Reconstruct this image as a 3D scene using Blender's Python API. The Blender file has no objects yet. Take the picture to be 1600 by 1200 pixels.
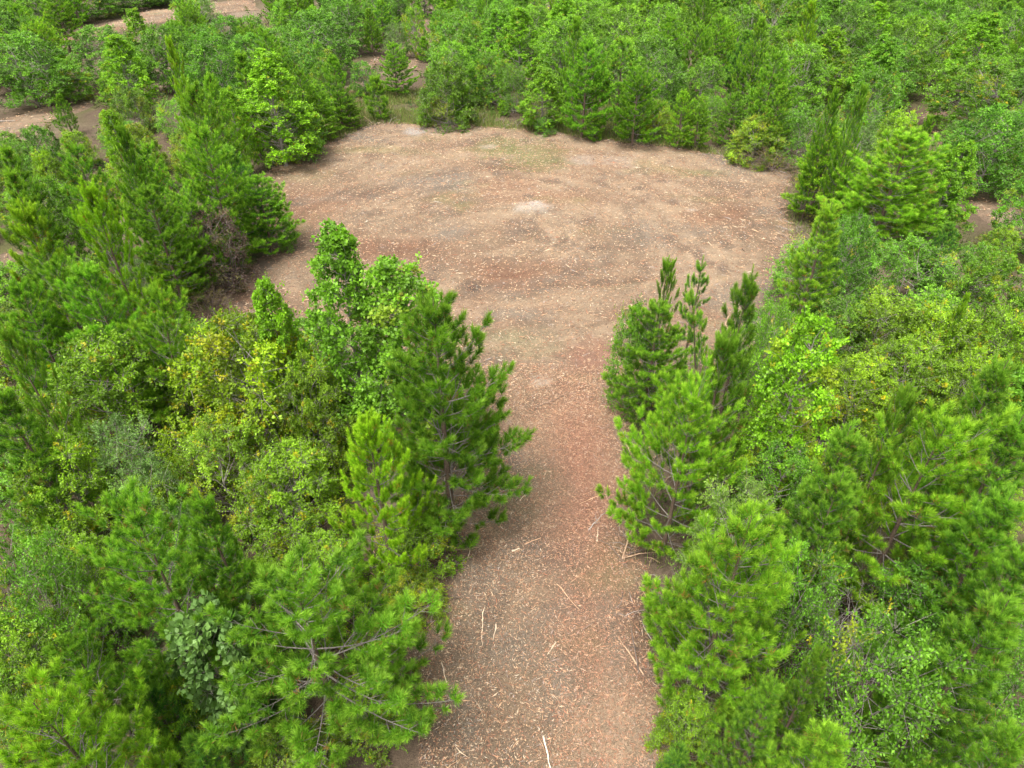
import bpy, math, random
import numpy as np

# ------------------------------------------------------------------ camera, sky, sun, exposure
scene = bpy.context.scene
COL = scene.collection
cam_data = bpy.data.cameras.new("camera")
cam = bpy.data.objects.new("camera", cam_data)
COL.objects.link(cam)
cam.location = (0.0, 0.0, 16.0)
cam.rotation_euler = (math.radians(90 - 37.5), 0.0, 0.0)
cam_data.sensor_width = 36.0
cam_data.lens = 36.0 * 1100.0 / 1600.0
cam_data.clip_end = 2000.0
scene.camera = cam

SUN_EL, SUN_AZ = math.radians(66), math.radians(215)     # compass azimuth; camera looks along +Y (north)
world = bpy.data.worlds.new("World")
scene.world = world
world.use_nodes = True
wn, wl = world.node_tree.nodes, world.node_tree.links
wn.clear()
wo = wn.new("ShaderNodeOutputWorld")
bg = wn.new("ShaderNodeBackground")
sky = wn.new("ShaderNodeTexSky")
sky.sky_type = 'NISHITA'
sky.sun_disc = False
sky.sun_elevation = SUN_EL
sky.sun_rotation = SUN_AZ
sky.air_density = 1.0
sky.dust_density = 6.0
sky.ozone_density = 1.0
hs = wn.new("ShaderNodeHueSaturation")
hs.inputs["Saturation"].default_value = 0.22             # overcast: the cloud layer greys the sky light
wl.new(sky.outputs[0], hs.inputs["Color"])
wl.new(hs.outputs[0], bg.inputs["Color"])
bg.inputs["Strength"].default_value = 0.115
wl.new(bg.outputs[0], wo.inputs[0])

sun_data = bpy.data.lights.new("sun", 'SUN')
sun_data.energy = 1.5
sun_data.angle = math.radians(25)
sun_data.color = (1.0, 0.96, 0.90)
sun = bpy.data.objects.new("sun", sun_data)
COL.objects.link(sun)
sun.rotation_euler = (math.radians(90) - SUN_EL, 0.0, -SUN_AZ + math.pi)

scene.view_settings.view_transform = 'Standard'
scene.view_settings.look = 'None'
scene.view_settings.exposure = 1.9
scene.view_settings.gamma = 1.0
scene.view_settings.use_curve_mapping = False
scene.cycles.max_bounces = 8
scene.cycles.diffuse_bounces = 4
scene.cycles.transmission_bounces = 5
scene.cycles.use_denoising = True

# ------------------------------------------------------------------ helpers
PI = math.pi


def vnoise(x, y, s=0):
    """Cheap smooth value noise in [0, 1] on arrays."""
    x = np.asarray(x, float); y = np.asarray(y, float)
    xi = np.floor(x).astype(np.int64); yi = np.floor(y).astype(np.int64)
    fx = x - xi; fy = y - yi
    fx = fx * fx * (3 - 2 * fx); fy = fy * fy * (3 - 2 * fy)

    def hsh(a, b):
        n = (a * 374761393 + b * 668265263 + s * 1442695041) & 0xFFFFFFFF
        n = ((n ^ (n >> 13)) * 1274126177) & 0xFFFFFFFF
        return ((n ^ (n >> 16)) & 0xFFFF) / 65535.0
    a = hsh(xi, yi); b = hsh(xi + 1, yi); c = hsh(xi, yi + 1); d = hsh(xi + 1, yi + 1)
    return (a * (1 - fx) + b * fx) * (1 - fy) + (c * (1 - fx) + d * fx) * fy


def fbm(x, y, s=0, o=4):
    t = 0; a = 0.5; n = 0
    for k in range(o):
        t = t + a * vnoise(x * 2 ** k, y * 2 ** k, s + k); n += a; a *= 0.5
    return t / n


def ground_z(x, y):
    x = np.asarray(x, float); y = np.asarray(y, float)
    return 0.5 * (fbm(x / 14.0, y / 14.0, 3, 2) - 0.5) * np.clip(y / 25.0, 0.3, 1.0)


def unit(a):
    return a / np.maximum(np.linalg.norm(a, axis=-1, keepdims=True), 1e-9)


def perp(a):
    """Two unit vectors square to each row of a."""
    ref = np.where(np.abs(a[:, 2:3]) < 0.9, np.array([[0, 0, 1.0]]), np.array([[1.0, 0, 0]]))
    u = unit(np.cross(a, ref)); return u, np.cross(a, u)


class Acc:
    """Collects triangles with a colour per vertex and links them as one mesh."""
    def __init__(s): s.v = []; s.t = []; s.c = []; s.n = 0

    def add(s, v, t, c):
        v = np.asarray(v, float).reshape(-1, 3)
        c = np.broadcast_to(np.asarray(c, float), v.shape)
        s.v.append(v); s.t.append(np.asarray(t, np.int64).reshape(-1, 3) + s.n); s.c.append(c); s.n += len(v)

    def tube(s, pts, rad, col, k=5):
        pts = np.asarray(pts, float); rad = np.asarray(rad, float); m = len(pts)
        d = unit(np.gradient(pts, axis=0)); u, w = perp(d)
        for i in range(1, m):                                     # keep the frame from twisting
            q = u[i - 1] - d[i] * np.dot(u[i - 1], d[i]); u[i] = q / max(np.linalg.norm(q), 1e-9); w[i] = np.cross(d[i], u[i])
        a = np.arange(k) * 2 * PI / k
        v = pts[:, None] + rad[:, None, None] * (np.cos(a)[None, :, None] * u[:, None] + np.sin(a)[None, :, None] * w[:, None])
        i = np.arange(m - 1)[:, None] * k; j = np.arange(k)[None]; jn = (j + 1) % k
        q = np.stack([i + j, i + jn, i + k + jn], -1).reshape(-1, 3); r = np.stack([i + j, i + k + jn, i + k + j], -1).reshape(-1, 3)
        s.add(v.reshape(-1, 3), np.vstack([q, r]), col)

    def arrays(s):
        return np.vstack(s.v), np.vstack(s.t), np.vstack(s.c)

    def mesh(s, name, mat, smooth=False):
        v, t, c = s.arrays()
        return mesh_from(name, v, t, c, mat, smooth)


def mesh_from(name, v, t, c, mat, smooth=False):
    m = bpy.data.meshes.new(name)
    m.vertices.add(len(v)); m.vertices.foreach_set("co", v.astype(np.float32).ravel())
    m.loops.add(len(t) * 3); m.loops.foreach_set("vertex_index", t.astype(np.int32).ravel())
    m.polygons.add(len(t)); m.polygons.foreach_set("loop_start", np.arange(0, len(t) * 3, 3, dtype=np.int32))
    if smooth:
        m.polygons.foreach_set("use_smooth", np.ones(len(t), dtype=bool))
    at = m.attributes.new("tint", 'FLOAT_COLOR', 'POINT')
    at.data.foreach_set("color", np.hstack([c, np.ones((len(c), 1))]).astype(np.float32).ravel())
    m.materials.append(mat)
    m.update(calc_edges=True)
    return m


def link(name, mesh, parent=None):
    o = bpy.data.objects.new(name, mesh); COL.objects.link(o)
    if parent: o.parent = parent
    return o


def tag(o, label=None, cat=None, group=None, kind=None):
    for k, v in (("label", label), ("category", cat), ("group", group), ("kind", kind)):
        if v: o[k] = v
    return o


# ------------------------------------------------------------------ materials
def base_mat(name):
    m = bpy.data.materials.new(name); m.use_nodes = True
    n, l = m.node_tree.nodes, m.node_tree.links
    p = n["Principled BSDF"]
    return m, n, l, p


def foliage_mat(name, rough, trans, spec=0.35, tcol=(1.1, 1.2, 0.5)):
    m, n, l, p = base_mat(name)
    at = n.new("ShaderNodeAttribute"); at.attribute_name = "tint"
    oi = n.new("ShaderNodeObjectInfo")
    mul = n.new("ShaderNodeMix"); mul.data_type = 'RGBA'; mul.blend_type = 'MULTIPLY'; mul.inputs[0].default_value = 1
    l.new(at.outputs["Color"], mul.inputs[6]); l.new(oi.outputs["Color"], mul.inputs[7])
    l.new(mul.outputs[2], p.inputs["Base Color"])
    p.inputs["Roughness"].default_value = rough
    p.inputs["Specular IOR Level"].default_value = spec
    tr = n.new("ShaderNodeBsdfTranslucent")
    m2 = n.new("ShaderNodeMix"); m2.data_type = 'RGBA'; m2.blend_type = 'MULTIPLY'; m2.inputs[0].default_value = 1
    m2.inputs[7].default_value = (*tcol, 1)
    l.new(mul.outputs[2], m2.inputs[6]); l.new(m2.outputs[2], tr.inputs["Color"])
    mx = n.new("ShaderNodeMixShader"); mx.inputs[0].default_value = trans
    l.new(p.outputs[0], mx.inputs[1]); l.new(tr.outputs[0], mx.inputs[2])
    l.new(mx.outputs[0], n["Material Output"].inputs[0])
    return m


def tint_mat(name, rough=0.9, noise=0.35, scale=18.0):
    m, n, l, p = base_mat(name)
    at = n.new("ShaderNodeAttribute"); at.attribute_name = "tint"
    tc = n.new("ShaderNodeTexCoord"); nz = n.new("ShaderNodeTexNoise"); nz.inputs["Scale"].default_value = scale; nz.inputs["Detail"].default_value = 4
    l.new(tc.outputs["Object"], nz.inputs["Vector"])
    mr = n.new("ShaderNodeMapRange"); mr.inputs["From Min"].default_value = 0.3; mr.inputs["From Max"].default_value = 0.7
    mr.inputs["To Min"].default_value = 1 - noise; mr.inputs["To Max"].default_value = 1 + noise
    l.new(nz.outputs["Fac"], mr.inputs["Value"])
    mul = n.new("ShaderNodeVectorMath"); mul.operation = 'SCALE'
    l.new(at.outputs["Color"], mul.inputs[0]); l.new(mr.outputs[0], mul.inputs["Scale"])
    l.new(mul.outputs[0], p.inputs["Base Color"]); p.inputs["Roughness"].default_value = rough
    p.inputs["Specular IOR Level"].default_value = 0.2
    return m


def ground_mat(name, bump=0.6, speck=0.5, fine=26.0):
    """Earth whose colour comes from the vertex tint, broken up by litter-sized grain at several sizes."""
    m, n, l, p = base_mat(name)
    at = n.new("ShaderNodeAttribute"); at.attribute_name = "tint"
    tc = n.new("ShaderNodeTexCoord")
    mp = n.new("ShaderNodeMapping"); l.new(tc.outputs["Object"], mp.inputs["Vector"])

    def noise(scale, det, dist=0.0, rough=0.6):
        z = n.new("ShaderNodeTexNoise"); z.inputs["Scale"].default_value = scale; z.inputs["Detail"].default_value = det
        z.inputs["Distortion"].default_value = dist; z.inputs["Roughness"].default_value = rough
        l.new(mp.outputs[0], z.inputs["Vector"]); return z
    a = noise(2.2, 6, 0.6, 0.7); b = noise(fine, 5, 1.2, 0.75); c = noise(fine * 3.1, 3, 0.4, 0.7)
    add = n.new("ShaderNodeMath"); add.operation = 'ADD'; l.new(b.outputs["Fac"], add.inputs[0]); l.new(c.outputs["Fac"], add.inputs[1])
    mr = n.new("ShaderNodeMapRange"); mr.inputs["From Min"].default_value = 0.72; mr.inputs["From Max"].default_value = 1.28
    mr.inputs["To Min"].default_value = 1 - speck; mr.inputs["To Max"].default_value = 1 + speck
    l.new(add.outputs[0], mr.inputs["Value"])
    mr2 = n.new("ShaderNodeMapRange"); mr2.inputs["From Min"].default_value = 0.3; mr2.inputs["From Max"].default_value = 0.7
    mr2.inputs["To Min"].default_value = 0.82; mr2.inputs["To Max"].default_value = 1.18
    l.new(a.outputs["Fac"], mr2.inputs["Value"])
    pr = n.new("ShaderNodeMath"); pr.operation = 'MULTIPLY'; l.new(mr.outputs[0], pr.inputs[0]); l.new(mr2.outputs[0], pr.inputs[1])
    mul = n.new("ShaderNodeVectorMath"); mul.operation = 'SCALE'
    l.new(at.outputs["Color"], mul.inputs[0]); l.new(pr.outputs[0], mul.inputs["Scale"])
    l.new(mul.outputs[0], p.inputs["Base Color"])
    bp = n.new("ShaderNodeBump"); bp.inputs["Strength"].default_value = bump; bp.inputs["Distance"].default_value = 0.04
    l.new(add.outputs[0], bp.inputs["Height"]); l.new(bp.outputs[0], p.inputs["Normal"])
    p.inputs["Roughness"].default_value = 0.95; p.inputs["Specular IOR Level"].default_value = 0.1
    return m


M_NEEDLE = foliage_mat("pine_needles", 0.55, 0.45, 0.18)
M_LEAF = foliage_mat("leaves", 0.5, 0.42, 0.25)
M_BARK = tint_mat("bark", 0.9, 0.4, 25.0)
M_CHIP = tint_mat("wood_chips", 0.85, 0.3, 9.0)
M_GRASS = foliage_mat("grass_blades", 0.6, 0.3, 0.2)
M_MULCH = ground_mat("mulched_ground", 0.9, 0.62, 16.0)
M_FLOOR = ground_mat("forest_floor", 0.7, 0.5, 12.0)

# ------------------------------------------------------------------ ground, mulched clearing and lane
CLEARING = np.array([(-2.09, 5.83), (-2.36, 7.64), (-2.77, 10.02), (-2.75, 11.54), (-2.05, 13.52), (-1.15, 15.16), (-0.64, 17.34), (-0.91, 19.35), (-2.39, 20.85), (-5.87, 21.66), (-9.32, 23.62), (-12.57, 24.81), (-13.72, 25.46), (-13.37, 27.16), (-12.25, 29.96), (-12.51, 33.11), (-14.18, 37.12), (-15.82, 40.58), (-14.86, 43.42), (-12.71, 46.46), (-10.8, 50.13), (-9.23, 51.7), (-3.67, 51.27), (1.34, 49.85), (6.94, 47.85), (11.79, 46.09), (15.29, 45.02), (17.2, 41.91), (15.72, 38.19), (14.4, 33.11), (13.04, 29.21), (12.9, 26.45), (11.35, 24.32), (7.63, 21.86), (4.63, 19.79), (3.89, 17.34), (3.7, 15.57), (3.85, 13.76), (3.61, 11.54), (3.72, 9.67), (3.99, 8.22), (3.72, 5.83)])
TRACKS = [np.array(t) for t in [[(-38.03, 49.04), (-36.79, 53.98), (-35.61, 57.27), (-34.13, 60.53), (-32.08, 58.33), (-32.97, 53.98), (-33.68, 49.99), (-33.68, 46.09), (-33.23, 40.08)], [(-46.92, 79.09), (-44.88, 83.47), (-43.96, 92.82), (-40.01, 98.66), (-34.02, 104.21), (-30.87, 96.08), (-35.1, 91.27), (-38.89, 87.57), (-41.21, 82.17), (-43.49, 79.09), (-44.99, 76.2)], [(-13.51, 58.68), (-13.67, 66.7), (-12.88, 71.93), (-12.17, 70.44), (-12.59, 64.96), (-12.22, 58.33)], [(-9.8, 66.7), (-10.54, 79.09), (-10.01, 89.75), (-8.99, 88.29), (-8.99, 76.76), (-8.38, 66.26)], [(30.29, 53.35), (32.05, 55.26), (33.06, 54.93), (30.16, 47.98), (28.72, 46.46), (28.68, 47.98)], [(25.66, 37.47), (27.02, 38.01), (28.11, 36.43), (26.52, 33.11), (25.29, 33.86)], [(-26.12, 29.83), (-25.13, 31.27), (-24.03, 31.69), (-23.36, 30.34), (-24.01, 29.33), (-24.99, 28.01)]]]


def inside(px, py, poly):
    """Signed distance-like field: positive inside the polygon, in metres."""
    px = np.asarray(px, float); py = np.asarray(py, float)
    n = len(poly); ins = np.zeros(px.shape, bool); dist = np.full(px.shape, 1e9)
    for i in range(n):
        x1, y1 = poly[i]; x2, y2 = poly[(i + 1) % n]
        if y1 != y2:
            cr = ((y1 > py) != (y2 > py)) & (px < (x2 - x1) * (py - y1) / (y2 - y1) + x1)
            ins ^= cr
        dx, dy = x2 - x1, y2 - y1; t = np.clip(((px - x1) * dx + (py - y1) * dy) / (dx * dx + dy * dy), 0, 1)
        dist = np.minimum(dist, np.hypot(px - x1 - t * dx, py - y1 - t * dy))
    return np.where(ins, dist, -dist)


def edge_wobble(x, y):
    return 1.4 * (fbm(x / 1.7, y / 1.7, 41, 4) - 0.5)


def sheet(x0, x1, y0, y1, step):
    xs = np.arange(x0, x1 + step / 2, step); ys = np.arange(y0, y1 + step / 2, step)
    X, Y = np.meshgrid(xs, ys); nx = len(xs)
    i = (np.arange(len(ys) - 1)[:, None] * nx + np.arange(nx - 1)[None]).ravel()
    t = np.vstack([np.stack([i, i + 1, i + nx + 1], 1), np.stack([i, i + nx + 1, i + nx], 1)])
    return X.ravel(), Y.ravel(), t


def mixc(a, b, f):
    f = np.clip(np.asarray(f), 0, 1)[:, None]; return np.asarray(a) * (1 - f) + np.asarray(b) * f


# forest floor: brown litter, herb-green in places
X, Y, T = sheet(-90, 90, -12, 150, 0.9)
c = mixc((0.078, 0.056, 0.038), (0.066, 0.066, 0.026), (fbm(X / 3.0, Y / 3.0, 7, 4) - 0.48) * 4)
c = mixc(c, (0.15, 0.115, 0.08), (fbm(X / 5.0, Y / 5.0, 17, 3) - 0.55) * 4)
v = np.stack([X, Y, ground_z(X, Y) - 0.3 * np.clip(np.max([inside(X, Y, p) for p in [CLEARING, *TRACKS]], axis=0) - 1.0, 0, 1)], 1)
ground = tag(link("ground", mesh_from("ground", v, T, c, M_FLOOR, True)), kind="structure")
# the same ground carried on to the horizon, a little lower so that the two sheets never share a plane
X, Y, T = sheet(-900, 900, -600, 1500, 60)
v = np.stack([X, Y, np.full(len(X), -0.75)], 1)
tag(link("terrain", mesh_from("terrain", v, T, np.full((len(X), 3), (0.06, 0.085, 0.03)), M_FLOOR, True)), kind="structure")


PATCHES = [(1.13, 36.78, 1.0, 0.8, (0.35, 0.3, 0.24), 0.95),
    (1.25, 37.12, 0.45, 0.35, (0.42, 0.4, 0.36), 0.95),
    (-1.88, 27.9, 0.9, 0.8, (0.075, 0.058, 0.046), 0.55),
    (-1.74, 28.01, 0.4, 0.3, (0.075, 0.058, 0.046), 0.6),
    (-6.71, 49.72, 0.8, 0.9, (0.34, 0.325, 0.3), 0.7),
    (4.49, 44.32, 1.1, 0.8, (0.31, 0.285, 0.25), 0.5),
    (6.71, 44.09, 1.2, 1.0, (0.31, 0.285, 0.25), 0.3),
    (1.65, 44.9, 2.2, 2.6, (0.13, 0.15, 0.05), 0.55),
    (-0.85, 46.46, 1.5, 2.0, (0.13, 0.15, 0.05), 0.65),
    (-5.37, 40.88, 3.0, 0.8, (0.185, 0.157, 0.122), 0.6),
    (-8.53, 39.12, 2.5, 0.8, (0.075, 0.058, 0.046), 0.3),
    (-7.97, 42.98, 0.8, 0.6, (0.185, 0.157, 0.122), 0.6),
    (4.49, 32.17, 0.8, 0.5, (0.075, 0.058, 0.046), 0.4),
    (0.27, 25.82, 1.6, 0.6, (0.185, 0.157, 0.122), 0.6),
    (0.81, 25.05, 1.2, 0.4, (0.075, 0.058, 0.046), 0.35),
    (-1.48, 46.46, 0.6, 0.4, (0.35, 0.3, 0.24), 0.6),
    (15.14, 42.98, 2.2, 1.2, (0.185, 0.157, 0.122), 0.65),
    (12.46, 40.08, 1.5, 0.8, (0.075, 0.058, 0.046), 0.35),
    (-6.85, 35.19, 2.2, 1.2, (0.075, 0.058, 0.046), 0.25),
    (-9.7, 32.53, 1.4, 1.0, (0.075, 0.058, 0.046), 0.35),
    (-13.72, 39.12, 2.0, 1.0, (0.22, 0.13, 0.09), 0.5),
    (9.84, 36.43, 0.3, 0.3, (0.35, 0.3, 0.24), 0.8),
    (1.08, 12.6, 0.9, 0.5, (0.075, 0.058, 0.046), 0.3),
    (-0.96, 11.95, 0.8, 0.7, (0.185, 0.157, 0.122), 0.6),
    (3.26, 22.5, 1.2, 1.4, (0.25, 0.12, 0.08), 0.6),
    (2.61, 16.73, 1.0, 3.0, (0.25, 0.12, 0.08), 0.45),
    (1.08, 20.85, 0.35, 0.3, (0.35, 0.3, 0.24), 0.7),
    (2.53, 10.38, 0.35, 1.2, (0.185, 0.157, 0.122), 0.5),
    (0.51, 23.39, 1.5, 1.2, (0.26, 0.22, 0.13), 0.5),
    (1.07, 8.92, 0.7, 0.7, (0.185, 0.157, 0.122), 0.6),
    (-1.19, 8.37, 0.6, 1.2, (0.185, 0.157, 0.122), 0.5),
    (0.18, 13.05, 0.7, 0.5, (0.185, 0.157, 0.122), 0.5)]                    # x, y, rx, ry, colour, strength: ash, bare sand, dark stumps, weeds, red clay
ARCS = [(-1.0, 33.0, 9.5, 0.2, 2.9), (-1.0, 33.0, 11.3, 0.3, 2.7), (4.0, 30.0, 9.0, -0.7, 1.5), (4.0, 30.0, 10.8, -0.7, 1.4), (-5.0, 40.0, 7.0, 3.3, 5.9), (-5.0, 40.0, 8.8, 3.4, 5.8), (2.0, 44.0, 14.0, 3.6, 5.6), (2.0, 44.0, 15.8, 3.6, 5.5), (0.0, 36.0, 5.0, 0.0, 3.6)]


def arcs(x, y):
    """Wheel marks of the mulching machine: shallow curved ruts, 0..1."""
    out = np.zeros(np.shape(x))
    for cx, cy, r0, a0, a1 in ARCS:
        rr = np.hypot(x - cx, y - cy) + 0.5 * (fbm(x / 3.0, y / 3.0, 201, 2) - 0.5); th = np.mod(np.arctan2(y - cy, x - cx), 2 * PI)
        mid = (a0 + a1) / 2; dth = np.abs(np.mod(th - mid + PI, 2 * PI) - PI); w = np.clip(((a1 - a0) / 2 - dth) / 0.4, 0, 1)
        out = np.maximum(out, w * np.exp(-((rr - r0) / 0.22) ** 2))
    return out


def mulch_z(x, y):
    r = 0.055 * (fbm(x / 0.55, y / 0.55, 23, 3) - 0.5) + 0.10 * (fbm(x / 2.1, y / 2.1, 29, 2) - 0.5)
    lane = np.clip((24 - y) / 4, 0, 1)
    rut = -0.05 * np.exp(-((x - 2.0 - 0.15 * np.sin(y / 3)) / 0.35) ** 2) - 0.05 * np.exp(-((x + 0.4 - 0.15 * np.sin(y / 3.3)) / 0.35) ** 2)
    return ground_z(x, y) + 0.09 + r + lane * rut - 0.06 * arcs(x, y) + 0.22 * np.exp(-((x - PATCHES[0][0]) / 1.3) ** 2 - ((y - PATCHES[0][1]) / 1.1) ** 2)




def mulch_col(x, y):
    n1 = fbm(x / 2.6, y / 2.6, 51, 4); n2 = fbm(x / 0.9, y / 1.1, 57, 4); n3 = fbm(x / 6.0, y / 3.2, 61, 3)
    c = mixc((0.215, 0.152, 0.100), (0.285, 0.210, 0.140), (n1 - 0.3) * 2.5)
    c = mixc(c, (0.19, 0.108, 0.068), (n3 - 0.52) * 4.0 * 0.8)            # reddish bark mulch
    c = mixc(c, (0.135, 0.100, 0.074), (n2 - 0.56) * 5 * 0.75)              # dark earth showing
    c = mixc(c, (0.175, 0.146, 0.113), (fbm(x / 3.4, y / 2.0, 71, 4) - 0.57) * 6 * 0.6)   # grey soil
    c = mixc(c, (0.19, 0.175, 0.075), (fbm(x / 2.8, y / 2.0, 77, 4) - 0.60) * 5 * 0.5)      # thin weeds
    c = mixc(c, (0.150, 0.098, 0.066), arcs(x, y) * (0.1 + 0.6 * n2))
    rr = np.hypot(x + 1.0, y - 33.0) + 0.8 * (fbm(x / 4.0, y / 4.0, 205, 2) - 0.5); th = np.arctan2(y - 33.0, x + 1.0)
    sw = fbm(rr / 0.5, th * np.maximum(rr, 2.0) / 5.0, 207, 4) - 0.5                       # mulch combed into curves by the machine
    c = c * (1 + 0.55 * sw * np.clip((y - 20) / 5, 0, 1))[:, None]
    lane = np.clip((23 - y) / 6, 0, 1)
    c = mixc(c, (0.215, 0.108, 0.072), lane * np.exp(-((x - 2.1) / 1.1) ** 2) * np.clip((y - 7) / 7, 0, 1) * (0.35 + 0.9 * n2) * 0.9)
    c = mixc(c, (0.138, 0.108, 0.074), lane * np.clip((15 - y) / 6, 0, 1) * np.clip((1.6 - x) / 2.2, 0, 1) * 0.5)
    n4 = fbm(x / 0.45, y / 0.45, 151, 4)
    for (px, py, rx, ry, col, k) in PATCHES:
        d = ((x - px) / rx) ** 2 + ((y - py) / ry) ** 2
        c = mixc(c, col, k * np.clip(np.exp(-d) * 1.5 + 1.6 * (n4 - 0.62), 0, 1) * np.clip(2.2 - d, 0, 1))
    return c * (0.725 - 0.03 * np.clip((21 - y) / 8, 0, 1))[:, None]  # lane toned down: tree shade and lens falloff put into its colour


def mulch_sheet(name, poly, step, dist_tracks=False):
    x0, y0 = poly.min(0) - 1.5; x1, y1 = poly.max(0) + 1.5
    X, Y, T = sheet(x0, x1, max(y0, -6), y1, step)
    s = inside(X, Y, poly) + edge_wobble(X, Y)
    keep = (s[T] > -0.35).all(1); T = T[keep]
    used = np.unique(T); re = np.zeros(len(X), int); re[used] = np.arange(len(used))
    X, Y, s, T = X[used], Y[used], s[used], re[T]
    z = mulch_z(X, Y) - 0.22 * np.clip((0.15 - s) / 0.5, 0, 1)            # the edge dips under the litter
    c = mulch_col(X, Y)
    c = mixc(c, (0.095, 0.064, 0.046), np.clip((0.9 - s) / 1.3, 0, 1) * 0.8)  # darker brown towards the edge
    return tag(link(name, mesh_from(name, np.stack([X, Y, z], 1), T, c, M_MULCH, True)), kind="structure")


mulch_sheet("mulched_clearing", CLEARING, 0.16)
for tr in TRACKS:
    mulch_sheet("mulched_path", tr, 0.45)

# ------------------------------------------------------------------ wood chips: too many to count
rng = np.random.default_rng(5)
CHIP_COLS = np.array([(0.66, 0.50, 0.33), (0.56, 0.36, 0.21), (0.44, 0.24, 0.14), (0.36, 0.16, 0.095), (0.20, 0.125, 0.085), (0.40, 0.34, 0.29), (0.74, 0.62, 0.46), (0.11, 0.08, 0.06)])


def chips(n, x0, x1, y0, y1, lmed, seed, polys, wmed=0.014, big=0.0):
    r = np.random.default_rng(seed)
    x = r.uniform(x0, x1, n); y = r.uniform(y0, y1, n)
    s = np.max([inside(x, y, p) for p in polys], axis=0) + edge_wobble(x, y)
    dens = 0.35 + 0.9 * fbm(x / 1.3, y / 1.3, 91, 3)
    k = (s > 0.0) & (r.random(n) < dens) ; x, y = x[k], y[k]; n = len(x)
    L = np.clip(lmed * np.exp(r.normal(0, 0.5, n)), 0.03, 0.6); W = np.clip(wmed * np.exp(r.normal(0, 0.4, n)), 0.006, 0.05)
    a = r.uniform(0, PI, n); tilt = r.normal(0, 0.10, n)
    d = np.stack([np.cos(a), np.sin(a), tilt], 1); q = np.stack([-np.sin(a), np.cos(a), np.zeros(n)], 1)
    p = np.stack([x, y, mulch_z(x, y) + 0.012 + np.abs(tilt) * L * 0.5 + r.uniform(0, 0.02, n)], 1)
    hi = np.array([0, 0, 1.0])[None] * (W * 0.7)[:, None]
    bow = q * (r.normal(0, 0.06, n) * L)[:, None]
    A = p - d * L[:, None] / 2; B = p + d * L[:, None] / 2; Mid = p + bow + hi
    qa = q * W[:, None] / 2
    V = np.stack([A, B, Mid - bow * 0 + hi * 0, p + bow - qa, p + bow + qa], 1)
    base = np.arange(n)[:, None, None] * 5
    T = np.array([[0, 3, 2], [3, 1, 2], [1, 4, 2], [4, 0, 2]])[None] + base
    pr = np.array([0.13, 0.25, 0.24, 0.13, 0.13, 0.07, 0.02, 0.03])
    ci = r.choice(len(CHIP_COLS), n, p=pr / pr.sum())
    C = (0.59 - 0.04 * np.clip((21 - y) / 8, 0, 1))[:, None] * CHIP_COLS[ci] * r.uniform(0.75, 1.2, (n, 1))  # chips in the lane darkened likewise, shade painted into their colour
    red = (np.exp(-((x - 2.1) / 1.3) ** 2) * np.clip((24 - y) / 6, 0, 1))[:, None] * 0.4
    C = C * (1 - red) + np.array([0.31, 0.15, 0.095]) * red
    return V.reshape(-1, 3), T.reshape(-1, 3), np.repeat(C, 5, 0)


acc = Acc()
for args in ((110000, -3.2, 5.0, 3.5, 22, 0.056, 1, [CLEARING]), (1500, -3.2, 5.0, 3.5, 24, 0.20, 2, [CLEARING], 0.016),
             (120000, -20, 20, 20, 53, 0.10, 3, [CLEARING], 0.022), (2200, -20, 20, 20, 53, 0.26, 4, [CLEARING], 0.035)):
    acc.add(*chips(*args))
for k, tr in enumerate(TRACKS):
    a0, b0 = tr.min(0); a1, b1 = tr.max(0)
    acc.add(*chips(int((a1 - a0) * (b1 - b0) * 14), a0, a1, b0, b1, 0.16, 40 + k, [tr], 0.04))
tag(link("wood_chips", acc.mesh("wood_chips", M_CHIP)), kind="stuff",
    label="shredded wood chips strewn over the clearing and lane")

# raked-up brush along the edges of the cut: grey and brown twigs and branch ends
def twig_litter(n, seed):
    r = np.random.default_rng(seed); x = r.uniform(-21, 21, n); y = r.uniform(3, 54, n)
    s = inside(x, y, CLEARING) + edge_wobble(x, y)
    k = (s > -1.3) & (s < 0.9) & (fbm(x / 1.8, y / 1.8, 95, 3) > 0.46); x, y = x[k], y[k]; n = len(x)
    L = np.clip(0.45 * np.exp(r.normal(0, 0.5, n)), 0.12, 1.5); a = r.uniform(0, PI, n); tl = np.abs(r.normal(0, 0.22, n))
    d = np.stack([np.cos(a), np.sin(a), tl], 1); q = np.stack([-np.sin(a), np.cos(a), np.zeros(n)], 1); W = 0.005 + 0.010 * L
    p = np.stack([x, y, mulch_z(x, y) - 0.04 + r.uniform(0, 0.07, n)], 1); B = p + d * L[:, None]; M = (p + B) / 2 + q * (r.normal(0, 0.1, n) * L)[:, None] + np.array([0, 0, 0.02])
    w = q * W[:, None]; h = np.array([0, 0, 1.0]) * W[:, None]
    V = np.stack([p - w, p + w, p + h * 1.5, M - w, M + w, M + h * 1.5, B], 1)
    T = np.array([[0, 3, 5], [0, 5, 2], [1, 2, 5], [1, 5, 4], [3, 6, 5], [4, 5, 6]])[None] + np.arange(n)[:, None, None] * 7
    C = np.array([(0.20, 0.17, 0.145), (0.14, 0.10, 0.075), (0.27, 0.18, 0.115), (0.10, 0.075, 0.06)])[r.integers(4, size=n)] * r.uniform(0.7, 1.2, (n, 1))
    return V.reshape(-1, 3), T.reshape(-1, 3), np.repeat(C, 7, 0)


acc = Acc(); acc.add(*twig_litter(26000, 8))
tag(link("brush_litter", acc.mesh("brush_litter", M_CHIP)), kind="stuff", label="raked up twigs and branch ends along the clearing edge")

# ------------------------------------------------------------------ sticks one can pick out
BARK_GREY = np.array((0.23, 0.20, 0.175)); BARK_BROWN = np.array((0.16, 0.11, 0.08)); PALE_WOOD = np.array((0.50, 0.40, 0.285))


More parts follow.
